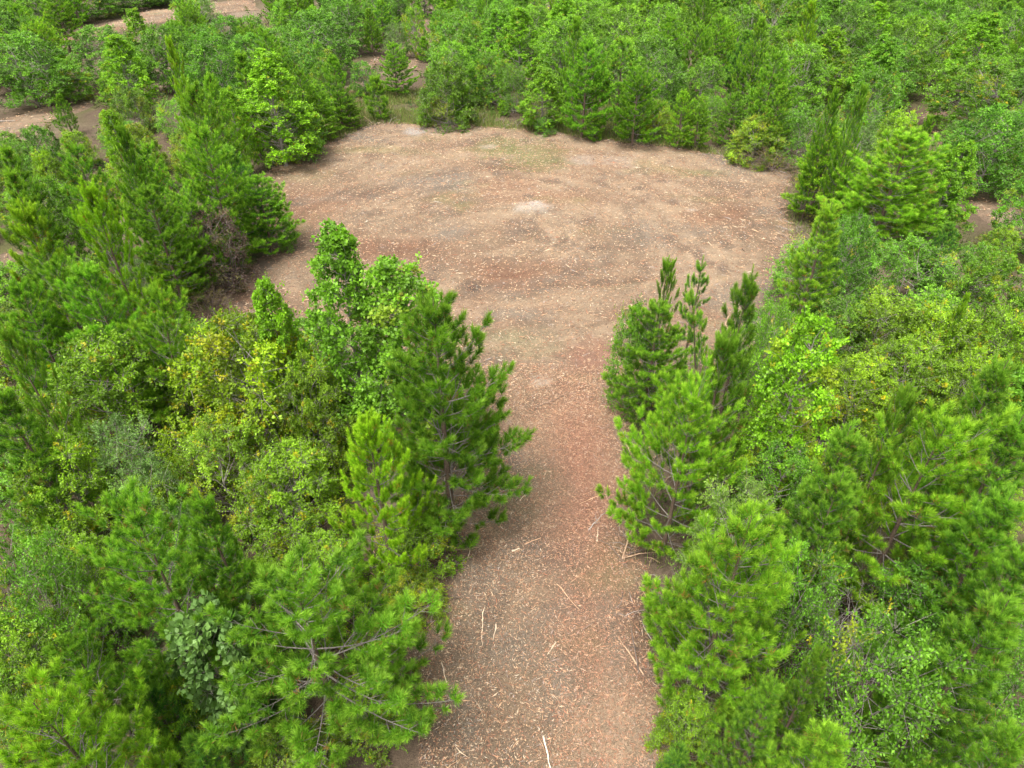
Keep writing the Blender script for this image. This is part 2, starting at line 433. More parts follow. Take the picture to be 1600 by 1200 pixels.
def stick(x, y, ang, L, w, col, label, seed, fork=0):
    r = np.random.default_rng(seed); a = Acc(); k = 7
    s = np.linspace(-0.5, 0.5, k); off = np.cumsum(r.normal(0, 0.05, k)) * L * 0.4
    d = np.array([math.cos(ang), math.sin(ang)]); q = np.array([-d[1], d[0]])
    xy = np.array([x, y]) + s[:, None] * L * d + (off - off.mean())[:, None] * q
    z = mulch_z(xy[:, 0], xy[:, 1]).max() * 0.5 + mulch_z(xy[:, 0], xy[:, 1]) * 0.5 + w * 0.9 + 0.01
    P = np.column_stack([xy, z]); rad = w * np.linspace(1, 0.45, k) * r.uniform(0.8, 1.15, k)
    P = np.vstack([P[:1] - (P[1] - P[0]) * 0.02, P, P[-1:] + (P[-1] - P[-2]) * 0.02]); rad = np.r_[0.003, rad, 0.003]
    a.tube(P, rad, np.clip(np.array(col) * r.uniform(0.9, 1.1), 0, 1), 6)
    root = link("fallen_stick", a.mesh("fallen_stick", M_CHIP, True))
    tag(root, label, "stick", "larger sticks lying on the mulch")
    for f in range(fork):
        b = Acc(); i = 3 + f; sg = 1 if f % 2 else -1
        e = P[i] + np.array([*(d * 0.6 + q * sg * 0.7), 0.12]) * L * 0.3
        b.tube(np.linspace(P[i], e, 4) + np.array([0, 0, 0.01]), w * np.array([0.6, 0.5, 0.35, 0.1]), np.array(col) * 0.95, 5)
        link("twig", b.mesh("twig", M_CHIP, True), root)


for k, a in enumerate([(0.78, 7.3, -1.42, 0.83, 0.022, (0.6, 0.5, 0.38), 'longest pale barkless stick, lying lengthwise in the middle of the lane', 0),
    (-0.75, 10.54, -1.61, 1.12, 0.012, PALE_WOOD, 'pale straight split stick pointing up the lane on its shaded side', 0),
    (-0.44, 10.37, -1.75, 0.48, 0.015, PALE_WOOD, 'short thick pale splinter lying beside the pale straight split stick', 0),
    (0.99, 9.88, -2.1, 0.41, 0.014, PALE_WOOD, 'short pale forked splinter in the middle of the lane', 1),
    (-0.17, 8.8, -1.03, 0.78, 0.015, BARK_BROWN, 'thin curved brown stick lying slantwise on the lane', 0),
    (1.96, 10.51, 0.54, 0.36, 0.024, BARK_BROWN, 'short dark bark-covered stick near the reddish half of the lane', 0),
    (-2.15, 10.46, 0.92, 0.65, 0.012, (0.45, 0.28, 0.17), 'thin tan stick by the dark needle litter on the lane edge', 0),
    (-1.19, 13.05, 1.51, 0.69, 0.012, PALE_WOOD, 'thin pale stick standing out on the shaded edge of the lane', 0),
    (2.5, 14.04, 0.86, 0.88, 0.02, BARK_GREY, 'grey forked fallen branch beside the pines on the lane', 2),
    (2.48, 13.54, 1.41, 0.53, 0.013, PALE_WOOD, 'thin pale stick just below the grey forked fallen branch', 0),
    (0.62, 13.27, 0.46, 0.48, 0.02, (0.45, 0.28, 0.17), 'tan stick lying crosswise on the lane above the short splinters', 0),
    (1.39, 19.65, 0.55, 1.39, 0.022, BARK_BROWN, 'long dark fallen branch where the lane meets the clearing', 2),
    (1.44, 17.09, 0.0, 0.42, 0.02, BARK_BROWN, 'short dark stick lying flat across the lane by the big dense pine', 0),
    (0.38, 15.06, 1.04, 0.56, 0.014, PALE_WOOD, 'pale curved stick beside the shade of the big dense pine', 1),
    (0.11, 12.91, 0.39, 0.24, 0.03, PALE_WOOD, 'stubby pale wood block on the shaded side of the lane', 0),
    (2.35, 14.9, -2.6, 0.72, 0.014, (0.45, 0.28, 0.17), 'tan stick lying at the reddish edge of the lane by pines', 0),
    (4.59, 20.81, -1.43, 1.3, 0.014, BARK_GREY, 'grey stick lying by the slim pine at the mouth of the lane', 0),
    (3.96, 12.97, -0.59, 0.69, 0.014, (0.45, 0.28, 0.17), 'bent tan branch poking out from the pine skirt onto the lane', 0),
    (-1.63, 9.21, -1.24, 0.61, 0.014, PALE_WOOD, 'pale stick by the drooping pine branch on the lane edge', 0),
    (1.49, 11.37, -1.0, 1.0, 0.012, (0.45, 0.28, 0.17), 'thin tan stick running slantwise over the reddish mulch', 0),
    (15.79, 42.66, -0.64, 2.52, 0.03, BARK_GREY, 'grey dead branch at the far corner of the clearing', 2),
    (4.22, 36.62, -1.08, 1.94, 0.02, BARK_BROWN, 'dark stick lying beyond the bare sandy patch in the clearing', 0),
    (-36.42, 51.85, 0.0, 1.16, 0.04, BARK_GREY, 'grey log on the bare far path beside the dark woods', 0)]):
    stick(*a[:7], seed=100 + k, fork=a[7])

# ------------------------------------------------------------------ plant builders
def needles(P0, AX, L, TC, n, nlen, w, seed, spread=(74, 24)):
    """Needle brushes: a fascicle is one slim triangle; P0/AX/L: shoot starts, axes, lengths; TC: colour of each shoot."""
    r = np.random.default_rng(seed); m = len(P0)
    u = np.sort(r.random((m, n)), 1) ** 0.85
    ang = np.radians(spread[0] + (spread[1] - spread[0]) * u + r.normal(0, 9, (m, n)))
    ph = r.uniform(0, 2 * PI, (m, n))
    U, W = perp(AX)
    d = AX[:, None] * np.cos(ang)[..., None] + (U[:, None] * np.cos(ph)[..., None] + W[:, None] * np.sin(ph)[..., None]) * np.sin(ang)[..., None]
    d[..., 2] += 0.10
    d = unit(d)
    p = P0[:, None] + AX[:, None] * (u * L[:, None])[..., None]
    ln = nlen * r.uniform(0.75, 1.15, (m, n))
    side = unit(np.cross(d, r.normal(size=(m, n, 3)))) * w / 2
    tip = p + d * ln[..., None]; tip[..., 2] -= 0.12 * ln * (1 - np.abs(d[..., 2]))
    V = np.stack([p - side, p + side, tip], 2).reshape(-1, 3)
    T = np.arange(len(V)).reshape(-1, 3)
    C = np.repeat(TC[:, None], n, 1)
    f = (u ** 2.2)[..., None] * 0.75
    C = C * (1 - f) + np.array([0.30, 0.50, 0.045]) * f                    # this year's growth at the shoot's end
    C = C * r.uniform(0.8, 1.2, (m, n, 1))
    old = (r.random((m, n, 1)) < np.where(r.random((m, 1, 1)) < 0.07, 0.5, 0.04)) * (u[..., None] < 0.5)
    C = np.where(old, np.array([0.28, 0.17, 0.05]), C)
    return V, T, np.repeat(C.reshape(-1, 3), 3, 0)


def shoot_axis(d, up, r):
    a = np.array(d) + np.array([0, 0, up]) + r.normal(0, 0.10, 3); return a / np.linalg.norm(a)


def build_pine(seed, H, R, n=80, nlen=0.20, w=0.011, gap=0.5, up=0.6, z0=0.10, full=1.0, slender=0.8, candle=0.0, tuft=0.165, base=(0.096, 0.262, 0.016), limbs=True):
    r = np.random.default_rng(seed)
    trunk, crown = Acc(), Acc(); branches = []
    zs = np.linspace(0, H, 9); wob = np.cumsum(r.normal(0, 0.02 * H / 9, (9, 2)), 0); wob[0] = 0
    line = np.column_stack([wob, zs])
    at = lambda z: np.array([np.interp(z, zs, line[:, 0]), np.interp(z, zs, line[:, 1]), z])
    trunk.tube(line, np.linspace(0.016 * H, 0.010, 9), BARK_BROWN * 0.7, 7)
    S = []                                                               # shoots: p0, axis, length, tone
    def shoot(p, d, L, tone): S.append((p, d, L, tone))
    z = H * z0; bare = 0
    while z < H * 0.95:
        t = z / H
        prof = min(1.0, ((1 - t) / 0.68) ** slender) * (0.72 + 0.28 * min(1, t / 0.28))
        nb = r.integers(4, 7); a0 = r.uniform(0, 2 * PI); lop = r.uniform(0, 2 * PI) if z == H * z0 else lop + r.normal(0, 0.4)
        for k in range(nb):
            if r.random() > full: continue
            a = a0 + 2 * PI * k / nb + r.normal(0, 0.25)
            reach = max(0.22, R * prof * r.uniform(0.66, 1.12) * (1 + 0.16 * math.cos(a - lop))); e = math.tan(math.radians(6 + 46 * t ** 1.4 + r.normal(0, 6)))
            hd = np.array([math.cos(a), math.sin(a), 0.0]); curl = 0.28 * up
            s = np.linspace(0, 1, 6); bp = at(z) + hd * (reach * s)[:, None] + np.array([0, 0, 1.0]) * (reach * (e * s + curl * s * s) - 0.05 * reach * np.sin(PI * s))[:, None]
            rad = np.linspace(0.009 + 0.0055 * reach, 0.004, 6)
            b = Acc(); b.tube(bp, rad, BARK_GREY * 0.6 * r.uniform(0.8, 1.1), 4)
            tone = r.uniform(0, 1)
            fwd = unit(bp[-1] - bp[-2])
            shoot(bp[-1] - fwd * 0.18, shoot_axis(fwd, 0.9 * up + candle, r), 0.28 + 0.25 * candle, tone)
            ns = max(3, int(reach / tuft))
            for q in range(ns):
                f = 0.22 + 0.74 * (q + r.random()) / ns
                if t < 0.4 and f < 0.38 and r.random() < 0.35: continue  # inner lower limbs are bare
                p = np.array([np.interp(f, s, bp[:, j]) for j in range(3)])
                sg = 1 if q % 2 else -1; sa = a + sg * math.radians(r.uniform(28, 68))
                sl = (0.20 + 0.40 * (1 - f) * reach) * r.uniform(0.75, 1.2)
                sd = np.array([math.cos(sa), math.sin(sa), r.uniform(0.05, 0.5) + e * 0.5]); sd /= np.linalg.norm(sd)
                ep = p + sd * sl + np.array([0, 0, 0.15 * sl * up])
                b.tube(np.stack([p, (p + ep) / 2 - np.array([0, 0, 0.02]), ep]), [0.008, 0.006, 0.004], BARK_GREY * 0.5, 3)
                shoot(ep - sd * 0.22, shoot_axis(sd, 1.0 * up + candle, r), 0.25 + 0.3 * candle, tone + r.normal(0, 0.2))
                if sl > 0.5:
                    mp = p + sd * sl * 0.55
                    for s2 in (-1, 1):
                        xa = sa + s2 * math.radians(r.uniform(30, 60)); xd = np.array([math.cos(xa), math.sin(xa), r.uniform(0.1, 0.5)])
                        shoot(mp, shoot_axis(xd / np.linalg.norm(xd), 0.9 * up + candle, r), 0.23, tone + r.normal(0, 0.2))
            branches.append(b)
        # needles on the stem between whorls, high up
        if t > 0.6:
            shoot(at(z), np.array([0, 0, 1.0]), gap * 0.9, r.random())
        z += gap * r.uniform(0.8, 1.2) * (1 - 0.25 * t)
    # leader and its ring of candles
    top = at(H * 0.93)
    shoot(top, np.array([0, 0, 1.0]), H * 0.07 + 0.15, 0.8)
    for k in range(5):
        a = k * 1.256 + r.normal(0, 0.2); d = np.array([math.cos(a) * 0.55, math.sin(a) * 0.55, 0.85])
        shoot(top - np.array([0, 0, 0.1]), d / np.linalg.norm(d), 0.45 + 0.2 * candle, r.random())
    P0 = np.array([x[0] for x in S]); AX = unit(np.array([x[1] for x in S])); L = np.array([x[2] for x in S]); tn = np.clip(np.array([x[3] for x in S]), -0.2, 1.2)[:, None]
    base = np.array(base); TC = base * (0.62 + 0.45 * tn) + np.array([0.030, 0.040, 0.0]) * tn
    crown.add(*needles(P0, AX, L, TC, n, nlen, w, seed + 9))
    return trunk, branches, crown


def leaves(P0, P1, TC, n, size, seed, aspect=0.6, start=0.3, updir=0.8, curl=0.25):
    r = np.random.default_rng(seed); m = len(P0); AX = P1 - P0; ax = unit(AX)
    u = start + (1.04 - start) * r.random((m, n)); ph = r.uniform(0, 2 * PI, (m, n))
    U, W = perp(ax)
    side = U[:, None] * np.cos(ph)[..., None] + W[:, None] * np.sin(ph)[..., None]
    d = unit(side + ax[:, None] * 0.55 + np.array([0, 0, 0.12]))
    nrm = r.normal(0, 0.55, (m, n, 3)); nrm[..., 2] += updir
    wv = unit(np.cross(d, nrm))
    nv = np.cross(wv, d)
    p = P0[:, None] + AX[:, None] * u[..., None] + side * 0.02
    sz = size * r.uniform(0.65, 1.25, (m, n))[..., None]
    tip = p + d * sz - nv * sz * curl; mid = p + d * sz * 0.45
    A = mid - wv * sz * aspect / 2 - nv * sz * 0.06; B = mid + wv * sz * aspect / 2 - nv * sz * 0.06
    V = np.stack([p, A, tip, B], 2).reshape(-1, 3)
    q = np.arange(m * n)[:, None] * 4
    T = np.concatenate([q + np.array([[0, 1, 2]]), q + np.array([[0, 2, 3]])])
    C = np.repeat(TC[:, None], n, 1) * r.uniform(0.75, 1.25, (m, n, 1))
    return V, T, np.repeat(C.reshape(-1, 3), 4, 0)


def build_broadleaf(seed, H, R, env, nl=26, nt=26, n=12, leaf=0.10, aspect=0.62, lob=(0.26, 0.42), base=(0.06, 0.15, 0.02), var=0.3, yellow=0.0,
                    ycol=(0.33, 0.33, 0.022), stems=1, lean=0.0, dead=0.0, upright=0.25, spray=0.12, wood=BARK_GREY, lowest=0.12):
    r = np.random.default_rng(seed); trunk, crown = Acc(), Acc(); branches = []
    tops = []
    for s in range(stems):
        a = r.uniform(0, 2 * PI); off = (0.0 if stems == 1 else R * 0.18 * r.random())
        b0 = np.array([math.cos(a) * off, math.sin(a) * off, 0]); tp = np.array([math.cos(a) * off * 3.0, math.sin(a) * off * 3.0, H * (0.85 if stems == 1 else r.uniform(0.5, 0.8))])
        k = np.linspace(0, 1, 6)[:, None]; ln = b0 + (tp - b0) * k + np.concatenate([np.cumsum(r.normal(0, 0.025, (6, 2)), 0) * H * 0.3 * k, np.zeros((6, 1))], 1)
        trunk.tube(ln, np.linspace(0.014 * H / stems ** 0.4, 0.008, 6), wood * 0.9, 6); tops.append(ln)
    P0, P1, TC = [], [], []
    base = np.array(base)
    for i in range(nl):
        t = lowest + (0.97 - lowest) * (i + r.random()) / nl if nl > 1 else 0.5
        e = env(t); a = i * 2.399 + r.normal(0, 0.3); rr = R * e * math.sqrt(r.uniform(0.25, 1.0)) * 0.82
        rl = R * r.uniform(*lob) * (0.55 + 0.45 * e)
        cpt = np.array([math.cos(a) * rr, math.sin(a) * rr, t * H - rl * 0.35])
        cpt[2] = max(cpt[2], 0.15)
        ln = tops[r.integers(stems)]; z = max(0.06 * H, cpt[2] - rr * r.uniform(0.5, 1.0)); z = min(z, ln[-1, 2] * 0.98)
        st = np.array([np.interp(z, ln[:, 2], ln[:, j]) for j in range(3)])
        mid = (st + cpt) / 2 + np.array([0, 0, -0.08 * rr]) + r.normal(0, 0.06, 3)
        b = Acc(); b.tube(np.stack([st, mid, cpt]), [0.006 + 0.006 * H / 3, 0.012, 0.006], wood * r.uniform(0.85, 1.15), 4)
        yel = r.random() < yellow; ton = r.normal(0, 1) * var
        lc = base * (1 + 0.5 * ton) + np.array([0.035, 0.03, 0.0]) * max(0, ton)
        if yel: lc = lc * 0.55 + np.array(ycol) * 0.45
        if r.random() < dead: lc = None
        out = np.array([math.cos(a), math.sin(a), 0.15])
        for q in range(nt):
            d = r.normal(size=3) + out * 0.75 * (rr / max(R, 1e-6)) + np.array([0, 0, upright * 1.4]); d /= np.linalg.norm(d)
            Lq = rl * r.uniform(0.55, 1.05) * (1 + (r.random() < spray) * r.uniform(0.3, 0.8))
            p1 = cpt + d * Lq * np.array([1, 1, 0.85]); p1[2] = max(p1[2], 0.05)
            p0 = cpt + d * Lq * 0.15
            b.tube(np.stack([p0, (p0 + p1) / 2 + r.normal(0, 0.02, 3), p1]), [0.005, 0.004, 0.002], wood * r.uniform(0.8, 1.2), 3)
            if lc is not None:
                P0.append(p0); P1.append(p1); TC.append(lc * r.uniform(0.8, 1.2) if r.random() > yellow * 0.35 else np.array(ycol) * r.uniform(0.6, 1.1))
        branches.append(b)
    P0, P1, TC = map(np.array, (P0, P1, TC))
    crown.add(*leaves(P0, P1, TC, n, leaf, seed + 5, aspect))
    return trunk, branches, crown


def build_dead(seed, H, R, nst=14, wood=(0.26, 0.23, 0.21), leafn=0, lcol=(0.12, 0.085, 0.05), leaf=0.06):
    """A leafless shrub: stems that fork three times into fine twigs."""
    r = np.random.default_rng(seed); trunk, crown = Acc(), Acc(); br = []; P0, P1 = [], []
    wood = np.array(wood)
    def grow(b, p, d, L, rad, lev):
        e = p + d * L; b.tube(np.stack([p, (p + e) / 2 + r.normal(0, 0.05 * L, 3), e]), [rad, rad * 0.8, rad * 0.6], wood * r.uniform(0.75, 1.2), 3)
        if lev >= 3: P0.append(p); P1.append(e); return
        for _ in range(3 if lev else 4):
            q = p + (e - p) * r.uniform(0.45, 1.0); nd = d + r.normal(0, 0.5, 3) + np.array([0, 0, 0.05]); nd /= np.linalg.norm(nd)
            grow(b, q, nd, L * r.uniform(0.45, 0.75), rad * 0.6, lev + 1)
    for k in range(nst):
        a = r.uniform(0, 2 * PI); d = np.array([math.cos(a) * r.uniform(0.1, 0.9) * R / H * 1.6, math.sin(a) * r.uniform(0.1, 0.9) * R / H * 1.6, 1.0]); d /= np.linalg.norm(d)
        b = Acc(); grow(b, np.array([math.cos(a) * 0.1, math.sin(a) * 0.1, 0.0]), d, H * r.uniform(0.4, 0.6), 0.016, 0); br.append(b)
    for k in range(3):
        a = r.uniform(0, 2 * PI); trunk.tube(np.array([[0, 0, 0], [math.cos(a) * 0.1 * R, math.sin(a) * 0.1 * R, H * 0.25], [math.cos(a) * 0.3 * R, math.sin(a) * 0.3 * R, H * 0.5]]), [0.03, 0.022, 0.01], wood, 5)
    if leafn:
        P0, P1 = np.array(P0), np.array(P1); crown.add(*leaves(P0, P1, np.tile(np.array(lcol), (len(P0), 1)), leafn, leaf, seed + 3))
    return trunk, br, crown


round_env = lambda t: math.sqrt(max(0.02, 1 - ((t - 0.45) / 0.56) ** 2))
dome_env = lambda t: math.sqrt(max(0.03, 1 - (t / 1.02) ** 2)) * 1.0
cone_env = lambda t: min(1.0, (1.04 - t) / 0.62) ** 0.85 * min(1, 0.55 + t * 1.6)
tall_env = lambda t: min(1.0, ((1.05 - t) / 0.5)) ** 0.6 * min(1, 0.6 + t * 1.2)

OAKG = (0.112, 0.255, 0.022); GUMG = (0.138, 0.300, 0.020); MYRT = (0.135, 0.235, 0.048); VINE = (0.165, 0.28, 0.016)
# kind -> list of (builder output, separate branches?)
PROTO = {}


def proto(key, made, leafmat, split):
    trunk, br, crown = made
    allv = [np.vstack(a.v) for a in [trunk, crown, *br] if a.v]
    V = np.vstack(allv); Hh = np.percentile(V[:, 2], 99.95); rad = np.percentile(np.hypot(V[:, 0], V[:, 1]), 98.6)
    d = dict(H=Hh, R=rad, trunk=None, branch=[], crown=None)
    if not split:
        for b in br: trunk.add(*b.arrays())
    d['trunk'] = trunk.mesh("trunk", M_BARK, True)
    if split:
        d['branch'] = [b.mesh("branch", M_BARK, True) for b in br]
    if crown.v: d['crown'] = crown.mesh("crown", leafmat)
    PROTO.setdefault(key, []).append(d)


NEAR = dict(n=104, w=0.0145, nlen=0.175)
FAR = dict(n=38, w=0.032)
# pines close enough for every needle brush to show
proto("pine_near", build_pine(1, 7.4, 2.15, **NEAR, gap=0.50, slender=0.75), M_NEEDLE, True)
proto("pine_near", build_pine(2, 6.4, 2.5, **NEAR, gap=0.62, full=0.9, up=0.75, slender=0.6), M_NEEDLE, True)
proto("pine_near", build_pine(3, 6.8, 2.0, **NEAR, gap=0.55, up=0.9, slender=0.7, base=(0.108, 0.272, 0.015)), M_NEEDLE, True)
proto("pine_near", build_pine(15, 6.9, 2.2, **NEAR, gap=0.58, full=0.82, up=0.8, slender=0.68, base=(0.088, 0.245, 0.022)), M_NEEDLE, True)
proto("pine_near", build_pine(16, 6.2, 2.3, **NEAR, gap=0.60, full=0.88, up=1.0, slender=0.55, tuft=0.2, base=(0.108, 0.265, 0.016)), M_NEEDLE, True)
proto("pine_candle", build_pine(4, 7.0, 1.9, n=190, w=0.0145, nlen=0.145, gap=0.58, up=1.2, candle=0.8, tuft=0.24, full=1.0, slender=0.85, base=(0.112, 0.270, 0.013)), M_NEEDLE, True)
proto("pine_candle", build_pine(14, 7.4, 1.3, n=190, w=0.0145, nlen=0.145, gap=0.72, up=1.4, candle=0.9, tuft=0.28, full=0.9, slender=0.7, base=(0.085, 0.22, 0.014)), M_NEEDLE, True)
proto("pine_near", build_pine(17, 7.4, 1.35, n=104, w=0.0145, nlen=0.175, gap=0.52, up=0.8, slender=0.75, base=(0.084, 0.236, 0.02)), M_NEEDLE, True)
proto("pine_thin", build_pine(5, 7.4, 1.3, **NEAR, gap=0.75, up=0.8, full=0.7, z0=0.3, slender=0.6, base=(0.058, 0.20, 0.024)), M_NEEDLE, True)
# pines further off
proto("pine_far", build_pine(6, 7.2, 2.2, **FAR, gap=0.55, slender=0.75), M_NEEDLE, False)
proto("pine_far", build_pine(7, 6.6, 2.4, **FAR, gap=0.55, up=0.9, slender=0.6), M_NEEDLE, False)
proto("pine_far", build_pine(8, 7.0, 1.8, **FAR, gap=0.6, up=1.1, candle=0.35, slender=0.8), M_NEEDLE, False)
proto("pine_far", build_pine(9, 6.0, 2.1, **FAR, gap=0.5, up=0.8, slender=0.9, base=(0.058, 0.215, 0.036)), M_NEEDLE, False)
proto("candle_far", build_pine(10, 7.2, 1.7, n=90, w=0.026, nlen=0.15, gap=0.55, up=1.0, candle=0.7, tuft=0.24, full=1.0, slender=0.8, base=(0.078, 0.225, 0.014)), M_NEEDLE, False)
proto("pine_far", build_pine(18, 7.4, 1.3, **FAR, gap=0.55, up=0.8, slender=0.8), M_NEEDLE, False)
proto("pine_far", build_pine(19, 6.6, 1.7, **FAR, gap=0.6, up=0.7, slender=0.6, full=0.85, base=(0.09, 0.25, 0.02)), M_NEEDLE, False)
proto("pine_small", build_pine(11, 3.2, 1.0, n=45, w=0.022, gap=0.34, up=0.9, slender=0.9, z0=0.05), M_NEEDLE, False)
proto("pine_small", build_pine(12, 3.6, 0.9, n=45, w=0.022, gap=0.36, up=1.1, candle=0.3, slender=0.9, z0=0.08, base=(0.06, 0.215, 0.038)), M_NEEDLE, False)
# broadleaf
proto("gum", build_broadleaf(21, 7.5, 1.9, cone_env, nl=62, nt=26, n=17, leaf=0.098, aspect=0.8, lob=(0.24, 0.38), base=GUMG, var=0.22, upright=0.45), M_LEAF, True)
proto("gum", build_broadleaf(22, 7.5, 1.7, tall_env, nl=58, nt=26, n=17, leaf=0.098, aspect=0.8, lob=(0.24, 0.40), base=GUMG, var=0.3, yellow=0.08, ycol=(0.26, 0.30, 0.03), upright=0.5), M_LEAF, True)
proto("oak", build_broadleaf(31, 5.5, 2.2, round_env, nl=42, nt=30, n=13, leaf=0.105, base=OAKG, var=0.35, yellow=0.05, stems=2), M_LEAF, False)
proto("oak", build_broadleaf(32, 5.0, 2.2, round_env, nl=42, nt=28, n=13, leaf=0.10, base=(0.104, 0.25, 0.024), var=0.3, yellow=0.03, stems=3, spray=0.25), M_LEAF, False)
proto("oak_far", build_broadleaf(33, 6.0, 2.6, round_env, nl=85, nt=18, n=13, leaf=0.115, base=OAKG, var=0.38, stems=2, lob=(0.16, 0.30), upright=0.45), M_LEAF, False)
proto("oak_far", build_broadleaf(34, 5.5, 2.4, round_env, nl=80, nt=18, n=13, leaf=0.115, base=(0.118, 0.268, 0.022), var=0.3, yellow=0.08, stems=2, lob=(0.16, 0.30), spray=0.3, upright=0.5), M_LEAF, False)
proto("gum_far", build_broadleaf(35, 7.0, 2.0, cone_env, nl=90, nt=18, n=19, leaf=0.085, aspect=0.75, lob=(0.17, 0.29), base=GUMG, var=0.28, yellow=0.05, ycol=(0.26, 0.28, 0.03), upright=0.5), M_LEAF, False)
proto("thicket", build_broadleaf(41, 4.0, 2.6, dome_env, nl=70, nt=30, n=18, leaf=0.082, base=VINE, var=0.42, yellow=0.24, stems=5, lob=(0.17, 0.28), spray=0.2, dead=0.02, lowest=0.04), M_LEAF, False)
proto("thicket", build_broadleaf(42, 3.6, 2.6, dome_env, nl=70, nt=28, n=18, leaf=0.08, base=(0.130, 0.235, 0.022), var=0.42, yellow=0.17, stems=5, lob=(0.17, 0.30), spray=0.25, dead=0.04, lowest=0.04), M_LEAF, False)
proto("thicket", build_broadleaf(43, 4.4, 2.4, dome_env, nl=64, nt=30, n=18, leaf=0.082, base=(0.138, 0.265, 0.02), var=0.4, yellow=0.14, stems=4, lob=(0.18, 0.30), spray=0.2, lowest=0.04), M_LEAF, False)
proto("grape", build_broadleaf(44, 3.8, 1.8, dome_env, nl=40, nt=18, n=9, leaf=0.17, aspect=0.9, base=(0.115, 0.21, 0.05), var=0.25, yellow=0.03, ycol=(0.28, 0.32, 0.05), stems=3, lob=(0.24, 0.36), lowest=0.05), M_LEAF, False)
proto("myrtle", build_broadleaf(45, 4.2, 1.6, round_env, nl=34, nt=28, n=14, leaf=0.085, aspect=0.45, base=MYRT, var=0.25, stems=4, spray=0.4, upright=0.5, lowest=0.08), M_LEAF, False)
proto("dead", build_dead(51, 2.6, 1.5), M_LEAF, True)
proto("dead", build_dead(52, 2.8, 1.5, wood=(0.15, 0.11, 0.095), leafn=5, lcol=(0.13, 0.105, 0.03)), M_LEAF, True)
proto("brown", build_broadleaf(53, 3.6, 1.6, round_env, nl=34, nt=26, n=7, leaf=0.085, base=(0.095, 0.060, 0.050), var=0.25, yellow=0.22, ycol=(0.16, 0.17, 0.04), stems=5, spray=0.3, wood=np.array((0.15, 0.12, 0.11))), M_LEAF, False)

KIND = {   # table kind -> prototypes, object name, category
    "pine": ("pine_near", "pine_tree", "pine tree"), "candle": ("pine_candle", "pine_tree", "pine tree"), "thin": ("pine_thin", "pine_tree", "pine tree"),
    "fpine": ("pine_far", "pine_tree", "pine tree"), "fcandle": ("candle_far", "pine_tree", "pine tree"), "small": ("pine_small", "young_pine", "young pine"),
    "gum": ("gum", "sweetgum_tree", "tree"), "fgum": ("gum_far", "sweetgum_tree", "tree"), "oak": ("oak", "broadleaf_tree", "tree"), "foak": ("oak_far", "broadleaf_tree", "tree"),
    "thicket": ("thicket", "vine_thicket", "thicket"), "grape": ("grape", "grape_vine", "vine"), "myrtle": ("myrtle", "leafy_shrub", "shrub"),
    "bush": ("oak", "leafy_shrub", "shrub"), "fbush": ("oak_far", "leafy_shrub", "shrub"), "dead": ("dead", "dead_shrub", "dead shrub"), "brown": ("brown", "leafy_shrub", "shrub"),
}


def plant(kind, x, y, h, rad, rot, variant, tint, lean, label, group):
    key, name, cat = KIND[kind]; ps = PROTO[key]
    fit = [abs(math.log((h / rad) / (q['H'] / q['R']))) for q in ps]                # the builds whose slenderness comes near
    near = [q for q, f in zip(ps, fit) if f < min(fit) + 0.22]; p = near[variant % len(near)]
    root = bpy.data.objects.new(name, None); COL.objects.link(root); root.empty_display_size = 0.3
    root.location = (x, y, float(ground_z(x, y)) - 0.03); root.rotation_euler = (lean[0], lean[1], rot)
    root.scale = (rad / p['R'], rad / p['R'], h / p['H'])
    tag(root, label, cat, group)
    t = link("trunk", p['trunk'], root)
    for b in p['branch']: link("branch", b, t)
    if p['crown']:
        c = link("crown", p['crown'], root); c.color = (*tint, 1.0)
    return root


